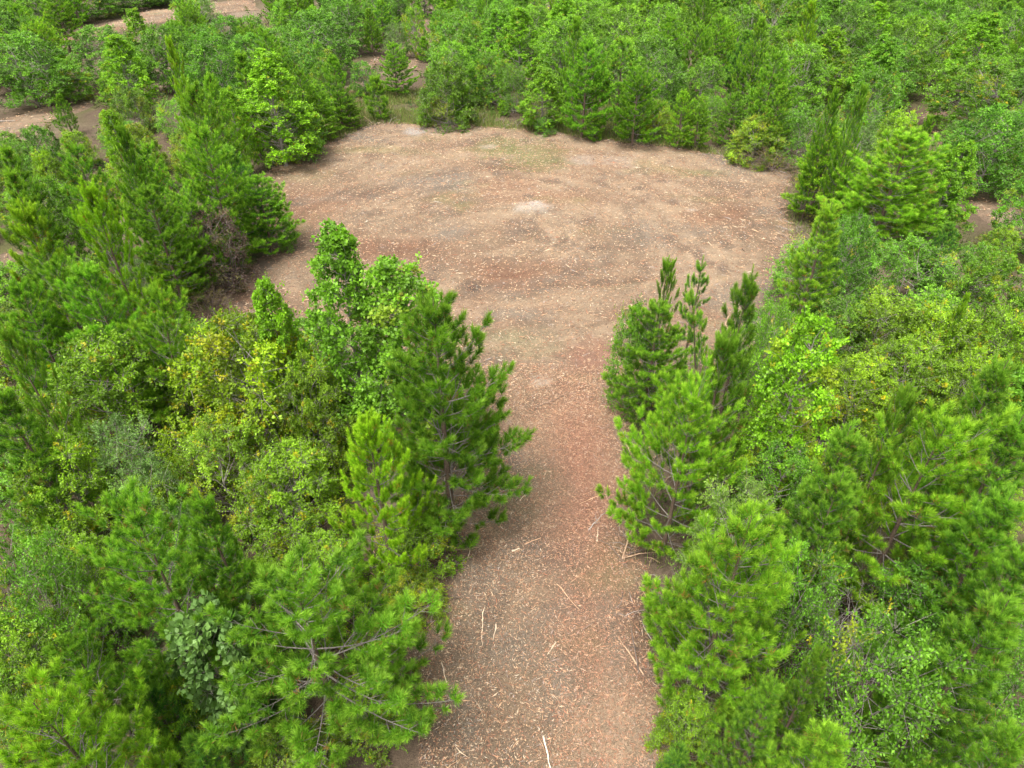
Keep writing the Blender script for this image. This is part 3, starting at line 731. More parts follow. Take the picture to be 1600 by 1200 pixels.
# kind, x, y, height, crown radius, turn, variant, tint, lean, label, group
PLANTS = [
    ('pine', 7.67, 5.15, 5.6, 0.78, 5.34, 0, (1.049, 1.047, 1.037), (0, 0), 'pine in the bottom corner under the full frame pine', 'pine trees of the wood'),
    ('pine', 4.86, 5.35, 5.4, 1.08, 2.19, 1, (1.208, 1.139, 0.982), (0, 0), 'bright pine at the bottom edge below the wide small-leaved tree', 'pine trees of the wood'),
    ('pine', -7.16, 5.48, 6.0, 1.41, 0.54, 1, (1.228, 1.131, 0.934), (0, 0), 'bright pine cut by the bottom corner of the view', 'pine trees of the wood'),
    ('small', -5.88, 6.32, 3.0, 0.63, 3.19, 0, (0.963, 0.951, 0.93), (0, 0), 'young pine at the bottom edge under the broad open pine', 'young pines'),
    ('pine', 4.43, 6.36, 5.0, 0.73, 1.22, 2, (1.039, 1.022, 1.061), (0, 0), 'pine under the large front pine near the bottom edge', 'pine trees of the wood'),
    ('small', 3.22, 6.43, 2.4, 0.52, 1.3, 0, (0.909, 0.901, 0.878), (0, 0), 'young pine at the very bottom edge beside the lane', 'young pines'),
    ('pine', 5.45, 6.91, 5.0, 0.57, 5.01, 0, (0.865, 0.835, 0.824), (0, 0), 'small bluish pine between the front pine and wide small-leaved tree', 'pine trees of the wood'),
    ('thicket', -4.62, 6.91, 1.8, 1.0, 3.4, 1, (0.999, 0.914, 0.754), (0, 0), 'low brush filling the bottom edge under the broad open pine', 'vine thickets'),
    ('pine', 8.05, 6.99, 6.4, 1.17, 2.12, 2, (0.987, 0.998, 0.985), (0, 0), 'full pine at the frame edge beside the wide small-leaved tree', 'pine trees of the wood'),
    ('bush', 9.51, 7.03, 3.4, 0.98, 0.68, 0, (0.857, 0.877, 0.906), (0, 0), 'leafy bush at the frame edge between the full frame pine and the corner pine', 'shrubs of the wood'),
    ('oak', 7.07, 7.06, 5.4, 1.39, 0.4, 1, (1.177, 1.091, 0.895), (0, 0), 'wide small-leaved tree near the bottom edge among pines', 'leafy trees of the wood'),
    ('pine', -7.95, 7.2, 5.0, 1.28, 2.97, 2, (0.752, 0.775, 0.712), (0, 0), 'shaded low pine above the bright corner pine', 'pine trees of the wood'),
    ('thicket', 3.63, 7.22, 2.81, 0.73, 5.41, 2, (1.14, 1.078, 0.88), (0, 0), 'feathery low bush at the lane edge by the bottom of the view', 'vine thickets'),
    ('small', -7.13, 7.23, 3.6, 0.63, 1.89, 1, (0.925, 0.981, 0.922), (0, 0), 'young dark pine in the shade between the grape vine and corner pine', 'young pines'),
    ('thicket', -7.12, 7.52, 2.4, 1.03, 2.23, 0, (1.22, 1.159, 0.953), (0, 0), 'low speckled thicket under the grape vine', 'vine thickets'),
    ('thicket', -3.26, 7.92, 1.8, 0.92, 3.41, 2, (1.217, 1.096, 0.927), (0, 0), 'shaded brush under the lane side of the broad open pine', 'vine thickets'),
    ('pine', -3.91, 7.93, 5.85, 2.56, 3.37, 1, (0.893, 0.889, 0.897), (0, 0), 'broad open pine with bare grey limbs showing, at the bottom edge by the lane', 'pine trees of the wood'),
    ('oak', 9.59, 7.94, 4.4, 0.81, 4.89, 0, (1.143, 1.119, 1.092), (0, 0), 'leafy tree at the frame edge behind the full frame pine', 'leafy trees of the wood'),
    ('thicket', -10.33, 7.96, 2.6, 0.98, 4.02, 1, (0.88, 0.908, 0.92), (0, 0), 'low green brush at the frame edge just above the bright corner pine', 'vine thickets'),
    ('grape', -6.14, 8.14, 4.2, 1.16, 1.92, 0, (1.029, 1.029, 1.078), (0, 0), 'pale large-leaved grape vine climbing between two near pines', 'vines'),
    ('pine', 4.14, 8.22, 6.93, 1.7, 2.18, 0, (1.203, 1.125, 0.963), (0, 0), 'large bright pine leaning out over the near lane', 'pine trees of the wood'),
    ('pine', 9.8, 8.63, 5.6, 1.03, 0.59, 3, (0.971, 1.014, 1.01), (0, 0), 'pine half cut by the frame just below the dark frame pine', 'pine trees of the wood'),
    ('thicket', -10.54, 8.68, 3.2, 1.22, 3.31, 2, (1.26, 1.194, 0.931), (0, 0), 'olive brush cut by the frame edge under the bright leafy tree', 'vine thickets'),
    ('pine', -6.99, 8.83, 6.8, 1.52, 5.82, 2, (1.098, 1.098, 1.046), (0, 0), 'soft full pine standing over the yellow brush in the near wood', 'pine trees of the wood'),
    ('oak', 6.02, 9.13, 5.0, 1.06, 4.66, 1, (1.209, 1.162, 0.951), (0, 0), 'yellow-green small-leaved tree beside the large front pine', 'leafy trees of the wood'),
    ('pine', -6.03, 9.47, 6.2, 0.88, 1.95, 0, (0.869, 0.909, 0.858), (0, 0), 'small-crowned darker pine between the soft full pine and the yellow thicket', 'pine trees of the wood'),
    ('dead', 7.71, 9.5, 3.06, 1.42, 1.91, 0, (0.874, 0.871, 0.829), (0, 0), 'pale dead twig bush in the gap below the big soft pine', 'dead shrubs'),
    ('pine', 9.72, 9.54, 6.2, 1.21, 0.78, 0, (0.874, 0.957, 0.906), (0, 0), 'dark full pine at the frame edge below the big soft pine', 'pine trees of the wood'),
    ('oak', -10.18, 9.55, 4.8, 1.09, 1.76, 1, (1.185, 1.095, 0.978), (0, 0), 'bright leafy tree at the frame edge below the yellow brush', 'leafy trees of the wood'),
    ('bush', 9.14, 9.63, 3.6, 1.19, 4.06, 0, (0.718, 0.802, 0.751), (0, 0), 'dark green leafy bush under the big soft pine', 'shrubs of the wood'),
    ('pine', 6.7, 10.27, 6.0, 0.81, 2.95, 2, (1.029, 1.018, 1.036), (0, 0), 'smaller pine in front of the big soft pine', 'pine trees of the wood'),
    ('dead', 9.25, 10.38, 2.58, 1.33, 5.13, 1, (1.276, 1.161, 0.912), (0, 0), 'brown half-dead bush behind the pale dead bush', 'dead shrubs'),
    ('myrtle', 4.87, 10.53, 5.6, 1.13, 1.66, 0, (1.255, 1.181, 1.026), (0, 0), 'pale small-leaved tree between the wide lane pine and front pine', 'shrubs of the wood'),
    ('thicket', -6.24, 10.55, 2.6, 1.03, 0.63, 0, (1.124, 1.051, 0.692), (0, 0), 'yellow speckled brush behind the broad open pine', 'vine thickets'),
    ('thicket', -10.32, 10.63, 3.2, 1.18, 1.23, 1, (1.101, 1.062, 0.826), (0, 0), 'olive thicket between the bright leafy tree and the soft full pine', 'vine thickets'),
    ('thicket', -4.71, 10.96, 2.8, 1.37, 1.49, 1, (1.072, 1.023, 0.791), (0, 0), 'olive brush at the foot of the candled pine', 'vine thickets'),
    ('pine', 6.95, 10.96, 6.6, 1.13, 3.95, 2, (1.007, 1.002, 1.027), (0, 0), 'soft pine between the yellow sweetgum and the big soft pine', 'pine trees of the wood'),
    ('thicket', -2.56, 11.0, 1.4, 0.9, 5.53, 0, (1.123, 1.037, 0.788), (0, 0), 'low brush in the shade on the lane edge below the big dense pine', 'vine thickets'),
    ('pine', 9.11, 11.13, 7.0, 2.27, 2.73, 1, (1.287, 1.173, 0.998), (0, 0), 'big soft pine with bare grey limbs, largest on the far bank of thickets', 'pine trees of the wood'),
    ('pine', 10.88, 11.37, 6.6, 1.31, 5.17, 1, (1.031, 1.064, 1.072), (0, 0), 'pine half cut by the frame between the big soft pine and the dark frame pine', 'pine trees of the wood'),
    ('bush', -8.2, 11.48, 2.27, 1.27, 5.08, 3, (1.151, 1.039, 0.724), (0, 0), 'low yellowish bush just in front of the small-crowned pine', 'shrubs of the wood'),
    ('candle', 8.33, 11.64, 7.2, 0.7, 5.8, 0, (0.908, 0.886, 0.948), (0, 0), 'dark-topped candle pine behind the big soft pine', 'pine trees of the wood'),
    ('candle', -3.21, 11.93, 6.1, 1.51, 2.52, 0, (1.505, 1.344, 0.858), (0, 0), 'yellow-green pine with thick upright candles in front of the big dense pine', 'pine trees of the wood'),
    ('thicket', -2.67, 12.51, 2.2, 1.3, 4.38, 2, (1.334, 1.222, 0.995), (0, 0), 'leafy brush under the skirt of the big dense pine', 'vine thickets'),
    ('dead', -12.28, 12.73, 2.2, 0.96, 0.58, 0, (0.926, 0.928, 0.93), (0, 0), 'dead grey twig bush below the frame-edge thicket', 'dead shrubs'),
    ('pine', 4.28, 12.94, 6.4, 1.83, 5.78, 1, (1.354, 1.249, 1.05), (0, 0), 'wide bright pine beside the reddish part of the lane', 'pine trees of the wood'),
    ('myrtle', -9.48, 12.96, 3.6, 0.95, 3.32, 0, (1.049, 1.076, 1.213), (0, 0), 'second pale grey-green shrub, lower and nearer the soft full pine', 'shrubs of the wood'),
    ('thicket', -11.66, 13.02, 4.2, 1.55, 1.52, 2, (1.232, 1.139, 0.749), (0, 0), 'yellow-green thicket at the frame edge below the pale feathery shrub', 'vine thickets'),
    ('pine', -12.07, 13.03, 6.0, 1.09, 2.11, 0, (0.881, 0.901, 0.861), (0, 0), 'dark pine half cut by the frame beside the frame-edge thicket', 'pine trees of the wood'),
    ('pine', 11.39, 13.06, 6.8, 1.08, 5.51, 0, (0.933, 0.933, 0.965), (0, 0), 'soft pine at the frame edge above the big soft pine', 'pine trees of the wood'),
    ('bush', 7.04, 13.24, 4.0, 1.04, 4.86, 0, (1.102, 1.098, 1.082), (0, 0), 'green bush under the yellow sweetgum', 'shrubs of the wood'),
    ('bush', -13.05, 13.38, 3.2, 1.15, 1.18, 0, (1.074, 1.048, 1.102), (0, 0), 'leafy bush half cut by the frame below the frame-edge thicket', 'shrubs of the wood'),
    ('pine', -1.71, 13.4, 8.15, 2.16, 1.48, 0, (0.724, 0.735, 0.688), (0, 0), 'big dense dark green pine, the largest right beside the lane', 'pine trees of the wood'),
    ('thicket', -9.72, 13.43, 2.8, 1.16, 5.58, 0, (1.437, 1.239, 0.841), (0, 0), 'small bright yellow thicket behind the soft full pine', 'vine thickets'),
    ('thicket', -6.02, 13.53, 3.4, 1.69, 1.52, 1, (1.178, 1.11, 0.698), (0, 0), 'yellowing thicket with dead grey twigs beside the candled pine', 'vine thickets'),
    ('myrtle', -10.29, 13.83, 4.4, 1.15, 0.26, 0, (0.958, 0.996, 1.09), (0, 0), 'pale grey-green feathery shrub below the round olive thicket', 'shrubs of the wood'),
    ('thicket', 13.48, 13.86, 2.38, 1.09, 1.86, 1, (1.475, 1.334, 0.852), (0, 0), 'low yellowish thicket to the right of the big soft pine', 'vine thickets'),
    ('dead', -6.78, 13.97, 2.4, 1.1, 5.66, 0, (1.047, 1.043, 1.023), (0, 0), 'dead grey twigs inside the yellowing thicket', 'dead shrubs'),
    ('candle', 5.25, 14.21, 6.8, 1.04, 2.43, 0, (0.865, 0.884, 0.872), (0, 0), 'upright bright pine between the lane-mouth pine and yellow sweetgum', 'pine trees of the wood'),
    ('gum', 7.28, 14.37, 7.2, 1.18, 4.2, 1, (1.447, 1.35, 0.843), (0, 0), 'bright yellow sweetgum, the yellowest tree of the lane side', 'sweetgum trees'),
    ('thicket', -8.26, 14.69, 3.4, 1.77, 0.32, 1, (1.305, 1.257, 0.96), (0, 0), 'shaded olive underside of brush in front of the huge vine mound', 'vine thickets'),
    ('candle', -12.62, 14.72, 6.6, 0.71, 3.32, 1, (1.039, 1.004, 1.058), (0, 0), 'bright narrow pine half cut by the frame beside the round olive thicket', 'pine trees of the wood'),
    ('thicket', 10.41, 14.98, 2.51, 1.4, 3.05, 3, (1.279, 1.177, 1.017), (0, 0), 'low bright green thicket to the left of the dark-topped pine', 'vine thickets'),
    ('pine', 6.08, 15.73, 7.6, 0.92, 0.35, 0, (0.735, 0.728, 0.703), (0, 0), 'narrow pine with a wind-bent top behind the lane pines', 'pine trees of the wood'),
    ('thicket', -5.9, 16.03, 4.6, 1.45, 1.82, 1, (1.063, 0.948, 0.745), (0, 0), 'dark olive thicket between the huge vine mound and the sweetgums', 'vine thickets'),
    ('thicket', -15.15, 16.2, 3.31, 1.77, 3.91, 5, (1.13, 1.059, 0.876), (0, 0), 'low olive green thicket just behind the frame-edge thicket', 'vine thickets'),
    ('gum', -3.14, 16.56, 7.4, 1.71, 5.92, 1, (1.04, 0.997, 0.989), (0, 0), 'broader sweetgum between the tall sweetgum and the big dense pine', 'sweetgum trees'),
    ('thicket', -7.85, 16.91, 5.2, 2.96, 0.06, 0, (1.112, 1.046, 0.675), (0, 0), 'huge vine-draped mound turning yellow, largest thicket of the near wood', 'vine thickets'),
    ('gum', -6.76, 16.94, 6.6, 1.02, 2.79, 0, (1.166, 1.093, 0.693), (0, 0), 'slim sweetgum with yellowing top, shorter than the tall sweetgum', 'sweetgum trees'),
    ('thicket', -12.25, 16.96, 4.8, 2.19, 0.37, 1, (0.983, 0.954, 0.732), (0, 0), 'round olive and grey-green thicket beside the huge vine mound', 'vine thickets'),
    ('thin', 6.2, 16.96, 7.0, 0.68, 3.5, 0, (1.319, 1.231, 1.073), (0.0, 0.22), 'wispy pine leaning across in front of the bent-topped pine', 'pine trees of the wood'),
    ('thicket', 8.51, 16.99, 2.51, 1.27, 4.38, 1, (1.334, 1.182, 1.004), (0, 0), 'low bright green thicket to the right of the upright bright pine', 'vine thickets'),
    ('thicket', 14.04, 17.08, 4.2, 1.51, 1.31, 0, (1.285, 1.158, 0.791), (0, 0), 'yellow thicket just behind the big soft pine', 'vine thickets'),
    ('gum', -4.73, 17.28, 8.0, 1.59, 0.11, 0, (0.955, 0.941, 0.914), (0, 0), 'tall clumpy sweetgum whose crown stands against the clearing', 'sweetgum trees'),
    ('thicket', 10.87, 17.32, 3.8, 1.53, 1.98, 0, (1.484, 1.28, 0.889), (0, 0), 'golden thicket beside the yellow sweetgum', 'vine thickets'),
    ('thicket', 12.52, 17.66, 4.2, 1.85, 2.09, 1, (1.076, 1.001, 0.802), (0, 0), 'wide mottled thicket in the middle of the yellow brush', 'vine thickets'),
    ('pine', -11.03, 17.96, 6.2, 1.52, 6.01, 2, (1.072, 1.0, 0.829), (0.05, 0.2), 'pale soft pine leaning over the shaded ground by the clearing', 'pine trees of the wood'),
    ('pine', -12.56, 18.47, 6.2, 1.55, 0.28, 0, (1.059, 1.133, 1.106), (0, 0), 'mid green pine behind the pale leaning pine', 'pine trees of the wood'),
    ('pine', -14.85, 18.59, 5.6, 1.25, 3.46, 0, (0.89, 0.958, 0.878), (0, 0), 'dark pine at the frame edge in front of the stout candle pine', 'pine trees of the wood'),
    ('pine', 4.58, 18.82, 4.84, 1.59, 5.88, 0, (0.979, 0.953, 0.929), (0, 0), 'soft tall pine with a visible stem at the mouth of the lane', 'pine trees of the wood'),
    ('bush', 8.5, 19.13, 4.8, 0.86, 2.87, 1, (1.431, 1.294, 0.825), (0, 0), 'yellow-leaved bush behind the yellow sweetgum', 'shrubs of the wood'),
    ('fcandle', 14.26, 19.18, 5.0, 0.39, 2.67, 0, (1.226, 1.133, 0.742), (0, 0), 'small candle pine poking out of the yellow thickets', 'pine trees of the wood'),
    ('oak', 4.06, 19.35, 4.53, 0.98, 0.0, 1, (1.154, 1.061, 0.894), (0, 0), 'wispy leafy tree at the mouth of the lane', 'leafy trees of the wood'),
    ('pine', -14.19, 19.46, 6.0, 1.71, 5.5, 1, (0.894, 0.892, 0.899), (0, 0), 'full pine in front of the stout candle pine', 'pine trees of the wood'),
    ('thicket', 14.58, 19.83, 4.2, 1.77, 4.09, 0, (1.338, 1.198, 0.774), (0, 0), 'yellow-green thicket behind the small candle pine', 'vine thickets'),
    ('thicket', 16.46, 19.83, 4.2, 1.55, 6.01, 1, (1.239, 1.176, 0.904), (0, 0), 'olive thicket at the frame edge behind the big soft pine', 'vine thickets'),
    ('bush', -9.49, 19.94, 3.2, 1.68, 1.5, 0, (1.193, 1.123, 0.929), (0, 0), 'low bright green bush just behind the huge vine mound', 'shrubs of the wood'),
    ('bush', -4.5, 20.12, 2.28, 1.05, 2.41, 1, (1.115, 1.04, 0.672), (0, 0), 'low yellowish bush to the left of the big dense pine', 'shrubs of the wood'),
    ('candle', 5.05, 20.46, 5.58, 0.67, 1.54, 1, (0.925, 0.946, 0.907), (0, 0), 'slender dark pine with separate thick candles against the clearing', 'pine trees of the wood'),
    ('thicket', 12.93, 20.57, 4.2, 1.92, 3.37, 1, (1.084, 0.974, 0.799), (0, 0), 'broad olive thicket in front of the yellow-tipped oak', 'vine thickets'),
    ('candle', -15.32, 20.76, 7.2, 1.32, 0.38, 0, (1.201, 1.07, 0.723), (0, 0), 'stout pine with thick bright candles near the frame edge above the wood', 'pine trees of the wood'),
    ('thin', 6.29, 20.85, 5.42, 0.79, 4.6, 0, (0.891, 0.943, 0.892), (0, 0), 'thin pine with a bare dark stem against the clearing', 'pine trees of the wood'),
    ('bush', -7.07, 20.94, 2.9, 1.36, 5.74, 3, (1.027, 0.973, 0.835), (0, 0), 'low bright green bush to the right of the slim sweetgum', 'shrubs of the wood'),
    ('bush', -12.14, 20.95, 2.91, 1.38, 2.63, 2, (1.265, 1.156, 0.994), (0, 0), 'low bright green bush to the right of the pale leaning pine', 'shrubs of the wood'),
    ('oak', 11.68, 21.05, 3.6, 1.39, 1.11, 0, (0.901, 0.834, 0.833), (0, 0), 'thin-leaved shrub in front of the pale leaning oak', 'leafy trees of the wood'),
    ('bush', 9.19, 21.1, 3.34, 1.54, 4.06, 3, (1.054, 0.943, 0.804), (0, 0), 'low bright green bush to the right of the bent-topped pine', 'shrubs of the wood'),
    ('thicket', -17.6, 21.11, 3.18, 1.87, 0.33, 4, (0.964, 0.911, 0.908), (0, 0), 'low mid green thicket to the left of the round olive thicket', 'vine thickets'),
    ('thicket', 18.41, 21.76, 2.28, 1.23, 1.02, 4, (0.968, 0.937, 0.743), (0, 0), 'low olive green thicket some way right of the mottled thicket', 'vine thickets'),
    ('candle', -14.01, 22.37, 7.2, 1.51, 5.82, 0, (1.16, 1.118, 0.693), (0, 0), 'upright bright candle pine beside the stout candle pine', 'pine trees of the wood'),
    ('bush', 15.86, 22.39, 2.95, 1.74, 3.64, 6, (1.177, 1.125, 0.732), (0, 0), 'low yellowish bush to the right of the broad olive thicket', 'shrubs of the wood'),
    ('pine', 11.45, 23.76, 6.0, 1.22, 5.31, 2, (1.363, 1.211, 1.087), (0, 0), 'bright pine in front of the bright bank pine', 'pine trees of the wood'),
    ('foak', 18.51, 24.13, 4.0, 1.39, 2.13, 1, (1.09, 0.979, 0.817), (0, 0), 'olive bush with tan dead flowers below the bare patch', 'leafy trees of the wood'),
    ('bush', -19.76, 24.21, 3.11, 1.68, 0.72, 6, (1.271, 1.16, 0.796), (0, 0), 'low yellowish bush just in front of the stout candle pine', 'shrubs of the wood'),
    ('small', -13.21, 24.42, 1.02, 0.34, 0.6, 1, (0.88, 0.881, 1.004), (0, 0), 'tiny lone pine seedling in front of the grey twig brush', 'young pines'),
    ('bush', -17.15, 24.67, 3.3, 1.59, 5.46, 2, (1.206, 1.018, 0.714), (0, 0), 'low yellowish bush just in front of the upright candle pine', 'shrubs of the wood'),
    ('oak', 13.16, 25.05, 5.0, 1.41, 3.25, 0, (0.779, 0.843, 0.797), (0, 0), 'dark leafy oak under the big bright pine', 'leafy trees of the wood'),
    ('dead', -12.78, 25.71, 1.62, 1.48, 4.94, 1, (0.907, 0.926, 0.962), (0, 0), 'grey twig brush at the clearing edge under the purple-brown shrub', 'dead shrubs'),
    ('oak', 16.35, 25.82, 3.47, 2.0, 3.96, 1, (1.184, 1.118, 0.901), (0, 0), 'yellow-tipped oak in front of the big bright pine', 'leafy trees of the wood'),
    ('pine', -14.11, 26.12, 5.7, 1.71, 1.23, 0, (0.798, 0.799, 0.776), (0, 0), 'dark full pine between the upright candle pine and purple-brown shrub', 'pine trees of the wood'),
    ('fpine', -19.33, 26.32, 6.2, 1.05, 6.02, 1, (0.915, 0.888, 0.884), (0, 0), 'second green pine at the frame edge, nearer', 'pine trees of the wood'),
    ('oak', 12.45, 26.34, 3.27, 1.76, 5.8, 1, (1.291, 1.204, 1.046), (0, 0), 'pale leafy oak leaning into the clearing', 'leafy trees of the wood'),
    ('dead', 14.44, 26.34, 1.57, 0.82, 5.45, 0, (0.851, 0.844, 0.822), (0, 0), 'grey dead twigs between the pale leaning oak and the broad olive thicket', 'dead shrubs'),
    ('myrtle', -15.89, 26.47, 2.4, 0.82, 5.26, 0, (1.036, 1.054, 1.221), (0, 0), 'small blue-grey shrub beside the small yellow bush', 'shrubs of the wood'),
    ('fpine', 17.95, 26.88, 3.75, 0.96, 2.74, 3, (0.85, 0.878, 0.995), (0, 0), 'bluish pine beside the yellow-tipped oak', 'pine trees of the wood'),
    ('thicket', -14.66, 26.99, 2.49, 1.11, 0.87, 0, (1.289, 1.132, 0.724), (0, 0), 'small yellow bush in front of the purple-brown shrub', 'vine thickets'),
    ('bush', 19.99, 27.14, 2.53, 1.29, 3.49, 7, (1.076, 1.018, 0.895), (0, 0), 'low bright green bush to the right of the bluish pine', 'shrubs of the wood'),
    ('brown', -12.77, 28.01, 3.93, 1.68, 5.6, 0, (1.054, 1.059, 1.017), (0, 0), 'purple-brown half-dead shrub at the clearing edge among green pines', 'shrubs of the wood'),
    ('fpine', -13.7, 28.04, 5.4, 1.66, 1.05, 1, (1.057, 1.054, 1.084), (0, 0), 'full green pine just behind the purple-brown shrub', 'pine trees of the wood'),
    ('bush', 15.06, 28.63, 3.01, 1.61, 2.82, 3, (1.059, 1.022, 0.849), (0, 0), 'low bright green bush to the right of the pale leaning oak', 'shrubs of the wood'),
    ('fcandle', -15.79, 28.68, 7.2, 0.97, 2.58, 0, (0.691, 0.736, 0.703), (0, 0), 'dark candle-topped pine beside a yellow sweetgum', 'pine trees of the wood'),
    ('fpine', -21.02, 28.99, 6.2, 0.99, 5.95, 0, (0.906, 0.899, 0.889), (0, 0), 'green pine at the frame edge near the bare path', 'pine trees of the wood'),
    ('thicket', 22.28, 29.39, 2.3, 1.12, 0.62, 3, (1.266, 1.132, 0.881), (0, 0), 'low olive green thicket to the right of the bluish pine', 'vine thickets'),
    ('fpine', -18.36, 29.42, 6.4, 1.28, 5.65, 2, (0.944, 0.976, 0.936), (0, 0), 'dense pine in front of the narrow bright pine', 'pine trees of the wood'),
    ('fpine', -15.5, 29.42, 6.4, 1.42, 0.43, 1, (1.156, 1.15, 1.122), (0, 0), 'pine between the dark candle pine and the tall full pine', 'pine trees of the wood'),
    ('fpine', -12.96, 29.93, 7.0, 1.87, 2.13, 0, (1.024, 1.008, 0.952), (0, 0), 'tall full pine above the clearing corner', 'pine trees of the wood'),
    ('foak', -20.85, 30.16, 4.4, 1.18, 0.2, 0, (1.063, 0.986, 0.849), (0, 0), 'olive shaded oak behind the stout candle pine', 'leafy trees of the wood'),
    ('pine', 17.47, 31.14, 6.06, 2.83, 2.99, 0, (1.269, 1.21, 1.01), (0, 0), 'big bright bushy pine standing in from the clearing', 'pine trees of the wood'),
    ('fgum', 20.01, 31.14, 4.17, 1.21, 2.72, 0, (1.029, 0.998, 0.805), (0, 0), 'leafy sweetgum between the big bright pine and the overhanging sweetgum', 'sweetgum trees'),
    ('foak', 24.08, 31.14, 4.02, 1.36, 0.44, 1, (1.077, 1.131, 1.111), (0, 0), 'leafy tree at the frame edge beside the bare patch', 'leafy trees of the wood'),
    ('fpine', -11.78, 31.48, 4.1, 1.83, 0.21, 0, (1.006, 1.036, 1.015), (0, 0), 'pine with a visible stem at the clearing corner beside the purple-brown shrub', 'pine trees of the wood'),
    ('bush', -15.95, 31.65, 2.59, 1.21, 0.65, 1, (1.087, 1.059, 0.91), (0, 0), 'low bright green bush to the left of the purple-brown shrub', 'shrubs of the wood'),
    ('bush', -11.03, 31.69, 1.92, 0.5, 2.73, 0, (1.104, 1.043, 1.113), (0, 0), 'thin leafy sapling standing out into the clearing', 'shrubs of the wood'),
    ('fgum', 20.77, 32.17, 5.21, 1.46, 0.02, 0, (1.219, 1.137, 0.907), (0, 0), 'bright sweetgum overhanging a bare patch beside the big bright pine', 'sweetgum trees'),
    ('fpine', -13.0, 32.21, 5.2, 1.69, 1.96, 2, (0.992, 1.01, 0.991), (0, 0), 'slightly shorter pine in front of the tall full pine toward the clearing', 'pine trees of the wood'),
    ('fgum', -18.23, 32.66, 6.6, 1.08, 3.86, 0, (1.308, 1.142, 0.733), (0, 0), 'yellow-topped sweetgum behind the dark candle pine', 'sweetgum trees'),
    ('bush', -22.6, 33.22, 2.8, 1.47, 2.29, 1, (1.256, 1.15, 0.909), (0, 0), 'low olive green bush just in front of the dense path pine', 'shrubs of the wood'),
    ('fcandle', 15.91, 33.37, 7.4, 0.78, 2.74, 0, (0.868, 0.892, 0.85), (0, 0), 'slender candle pine next to the dark candle twin', 'pine trees of the wood'),
    ('bush', -25.31, 33.47, 2.36, 1.34, 5.93, 0, (1.361, 1.235, 0.782), (0, 0), 'low yellowish bush to the left of the dense path pine', 'shrubs of the wood'),
    ('fpine', -14.81, 34.46, 7.4, 1.75, 0.48, 1, (0.785, 0.782, 0.761), (0, 0), 'dark pine just behind the tall full pine', 'pine trees of the wood'),
    ('thicket', 19.39, 34.71, 2.95, 1.35, 1.94, 4, (1.235, 1.22, 1.018), (0, 0), 'low bright green thicket just in front of the big bright pine', 'vine thickets'),
    ('thicket', 22.09, 34.82, 2.33, 1.08, 5.13, 7, (1.068, 0.96, 0.839), (0, 0), 'low bright green thicket to the left of the overhanging sweetgum', 'vine thickets'),
    ('fcandle', 15.42, 35.02, 6.8, 0.84, 3.86, 0, (0.853, 0.893, 0.795), (0, 0), 'dark candle pine behind the rounded bush', 'pine trees of the wood'),
    ('fpine', 15.79, 35.19, 5.02, 1.98, 4.93, 0, (1.215, 1.109, 0.925), (0, 0), 'bright pine at the bank of the clearing', 'pine trees of the wood'),
    ('bush', -19.36, 35.19, 2.28, 1.11, 2.01, 3, (1.176, 1.081, 0.69), (0, 0), 'low yellowish bush just in front of the dark candle pine', 'shrubs of the wood'),
    ('thicket', -26.85, 35.95, 2.34, 1.25, 3.08, 4, (1.086, 1.019, 0.862), (0, 0), 'low bright green thicket to the left of the dense path pine', 'vine thickets'),
    ('thicket', -24.23, 36.01, 3.6, 1.02, 5.61, 0, (1.378, 1.243, 0.833), (0, 0), 'yellow bush in front of the path-side oak', 'vine thickets'),
    ('thicket', -21.73, 36.35, 2.22, 1.22, 4.5, 7, (1.45, 1.247, 0.851), (0, 0), 'low yellowish thicket just in front of the dark candle pine', 'vine thickets'),
    ('fcandle', 21.16, 36.43, 5.2, 0.85, 4.34, 0, (0.96, 0.948, 0.903), (0, 0), 'narrow dark candle pine rising behind the big bright pine', 'pine trees of the wood'),
    ('myrtle', 17.91, 36.71, 4.8, 1.33, 1.79, 0, (0.948, 0.953, 1.077), (0, 0), 'blue-grey feathery shrub beneath the candle pines', 'shrubs of the wood'),
    ('foak', -24.74, 36.96, 4.4, 1.2, 1.96, 0, (0.849, 0.846, 0.895), (0, 0), 'leafy oak on the near side of the bare path', 'leafy trees of the wood'),
    ('fcandle', -16.89, 37.86, 8.6, 0.82, 6.19, 0, (1.38, 1.229, 0.8), (0, 0), 'tall spindly pine with a thick bright top rising over its neighbours', 'pine trees of the wood'),
    ('foak', 26.23, 38.65, 4.97, 2.31, 3.74, 0, (0.911, 0.988, 0.923), (0, 0), 'large dark oak on the frame edge above a bare patch', 'leafy trees of the wood'),
    ('thicket', 21.14, 38.68, 4.8, 1.85, 2.17, 2, (1.384, 1.28, 0.852), (0, 0), 'yellow-green vine-covered mound behind the tall candle pine', 'vine thickets'),
    ('bush', -20.9, 38.96, 2.36, 1.3, 3.72, 1, (1.232, 1.063, 0.723), (0, 0), 'low yellowish bush to the right of the dark candle pine', 'shrubs of the wood'),
    ('thicket', -25.98, 39.4, 2.39, 1.23, 4.96, 4, (1.192, 1.105, 0.946), (0, 0), 'low bright green thicket just behind the dense path pine', 'vine thickets'),
    ('thicket', 18.29, 39.56, 3.03, 1.71, 2.79, 6, (1.458, 1.261, 0.843), (0, 0), 'low yellowish thicket to the right of the bright bank pine', 'vine thickets'),
    ('fpine', -16.14, 39.75, 6.4, 1.26, 6.26, 3, (1.073, 1.074, 1.028), (0, 0), 'pine behind the pale yellow sweetgum', 'pine trees of the wood'),
    ('bush', -28.78, 39.83, 2.67, 1.43, 3.1, 1, (1.142, 1.036, 0.67), (0, 0), 'low yellowish bush just in front of the narrow bright pine', 'shrubs of the wood'),
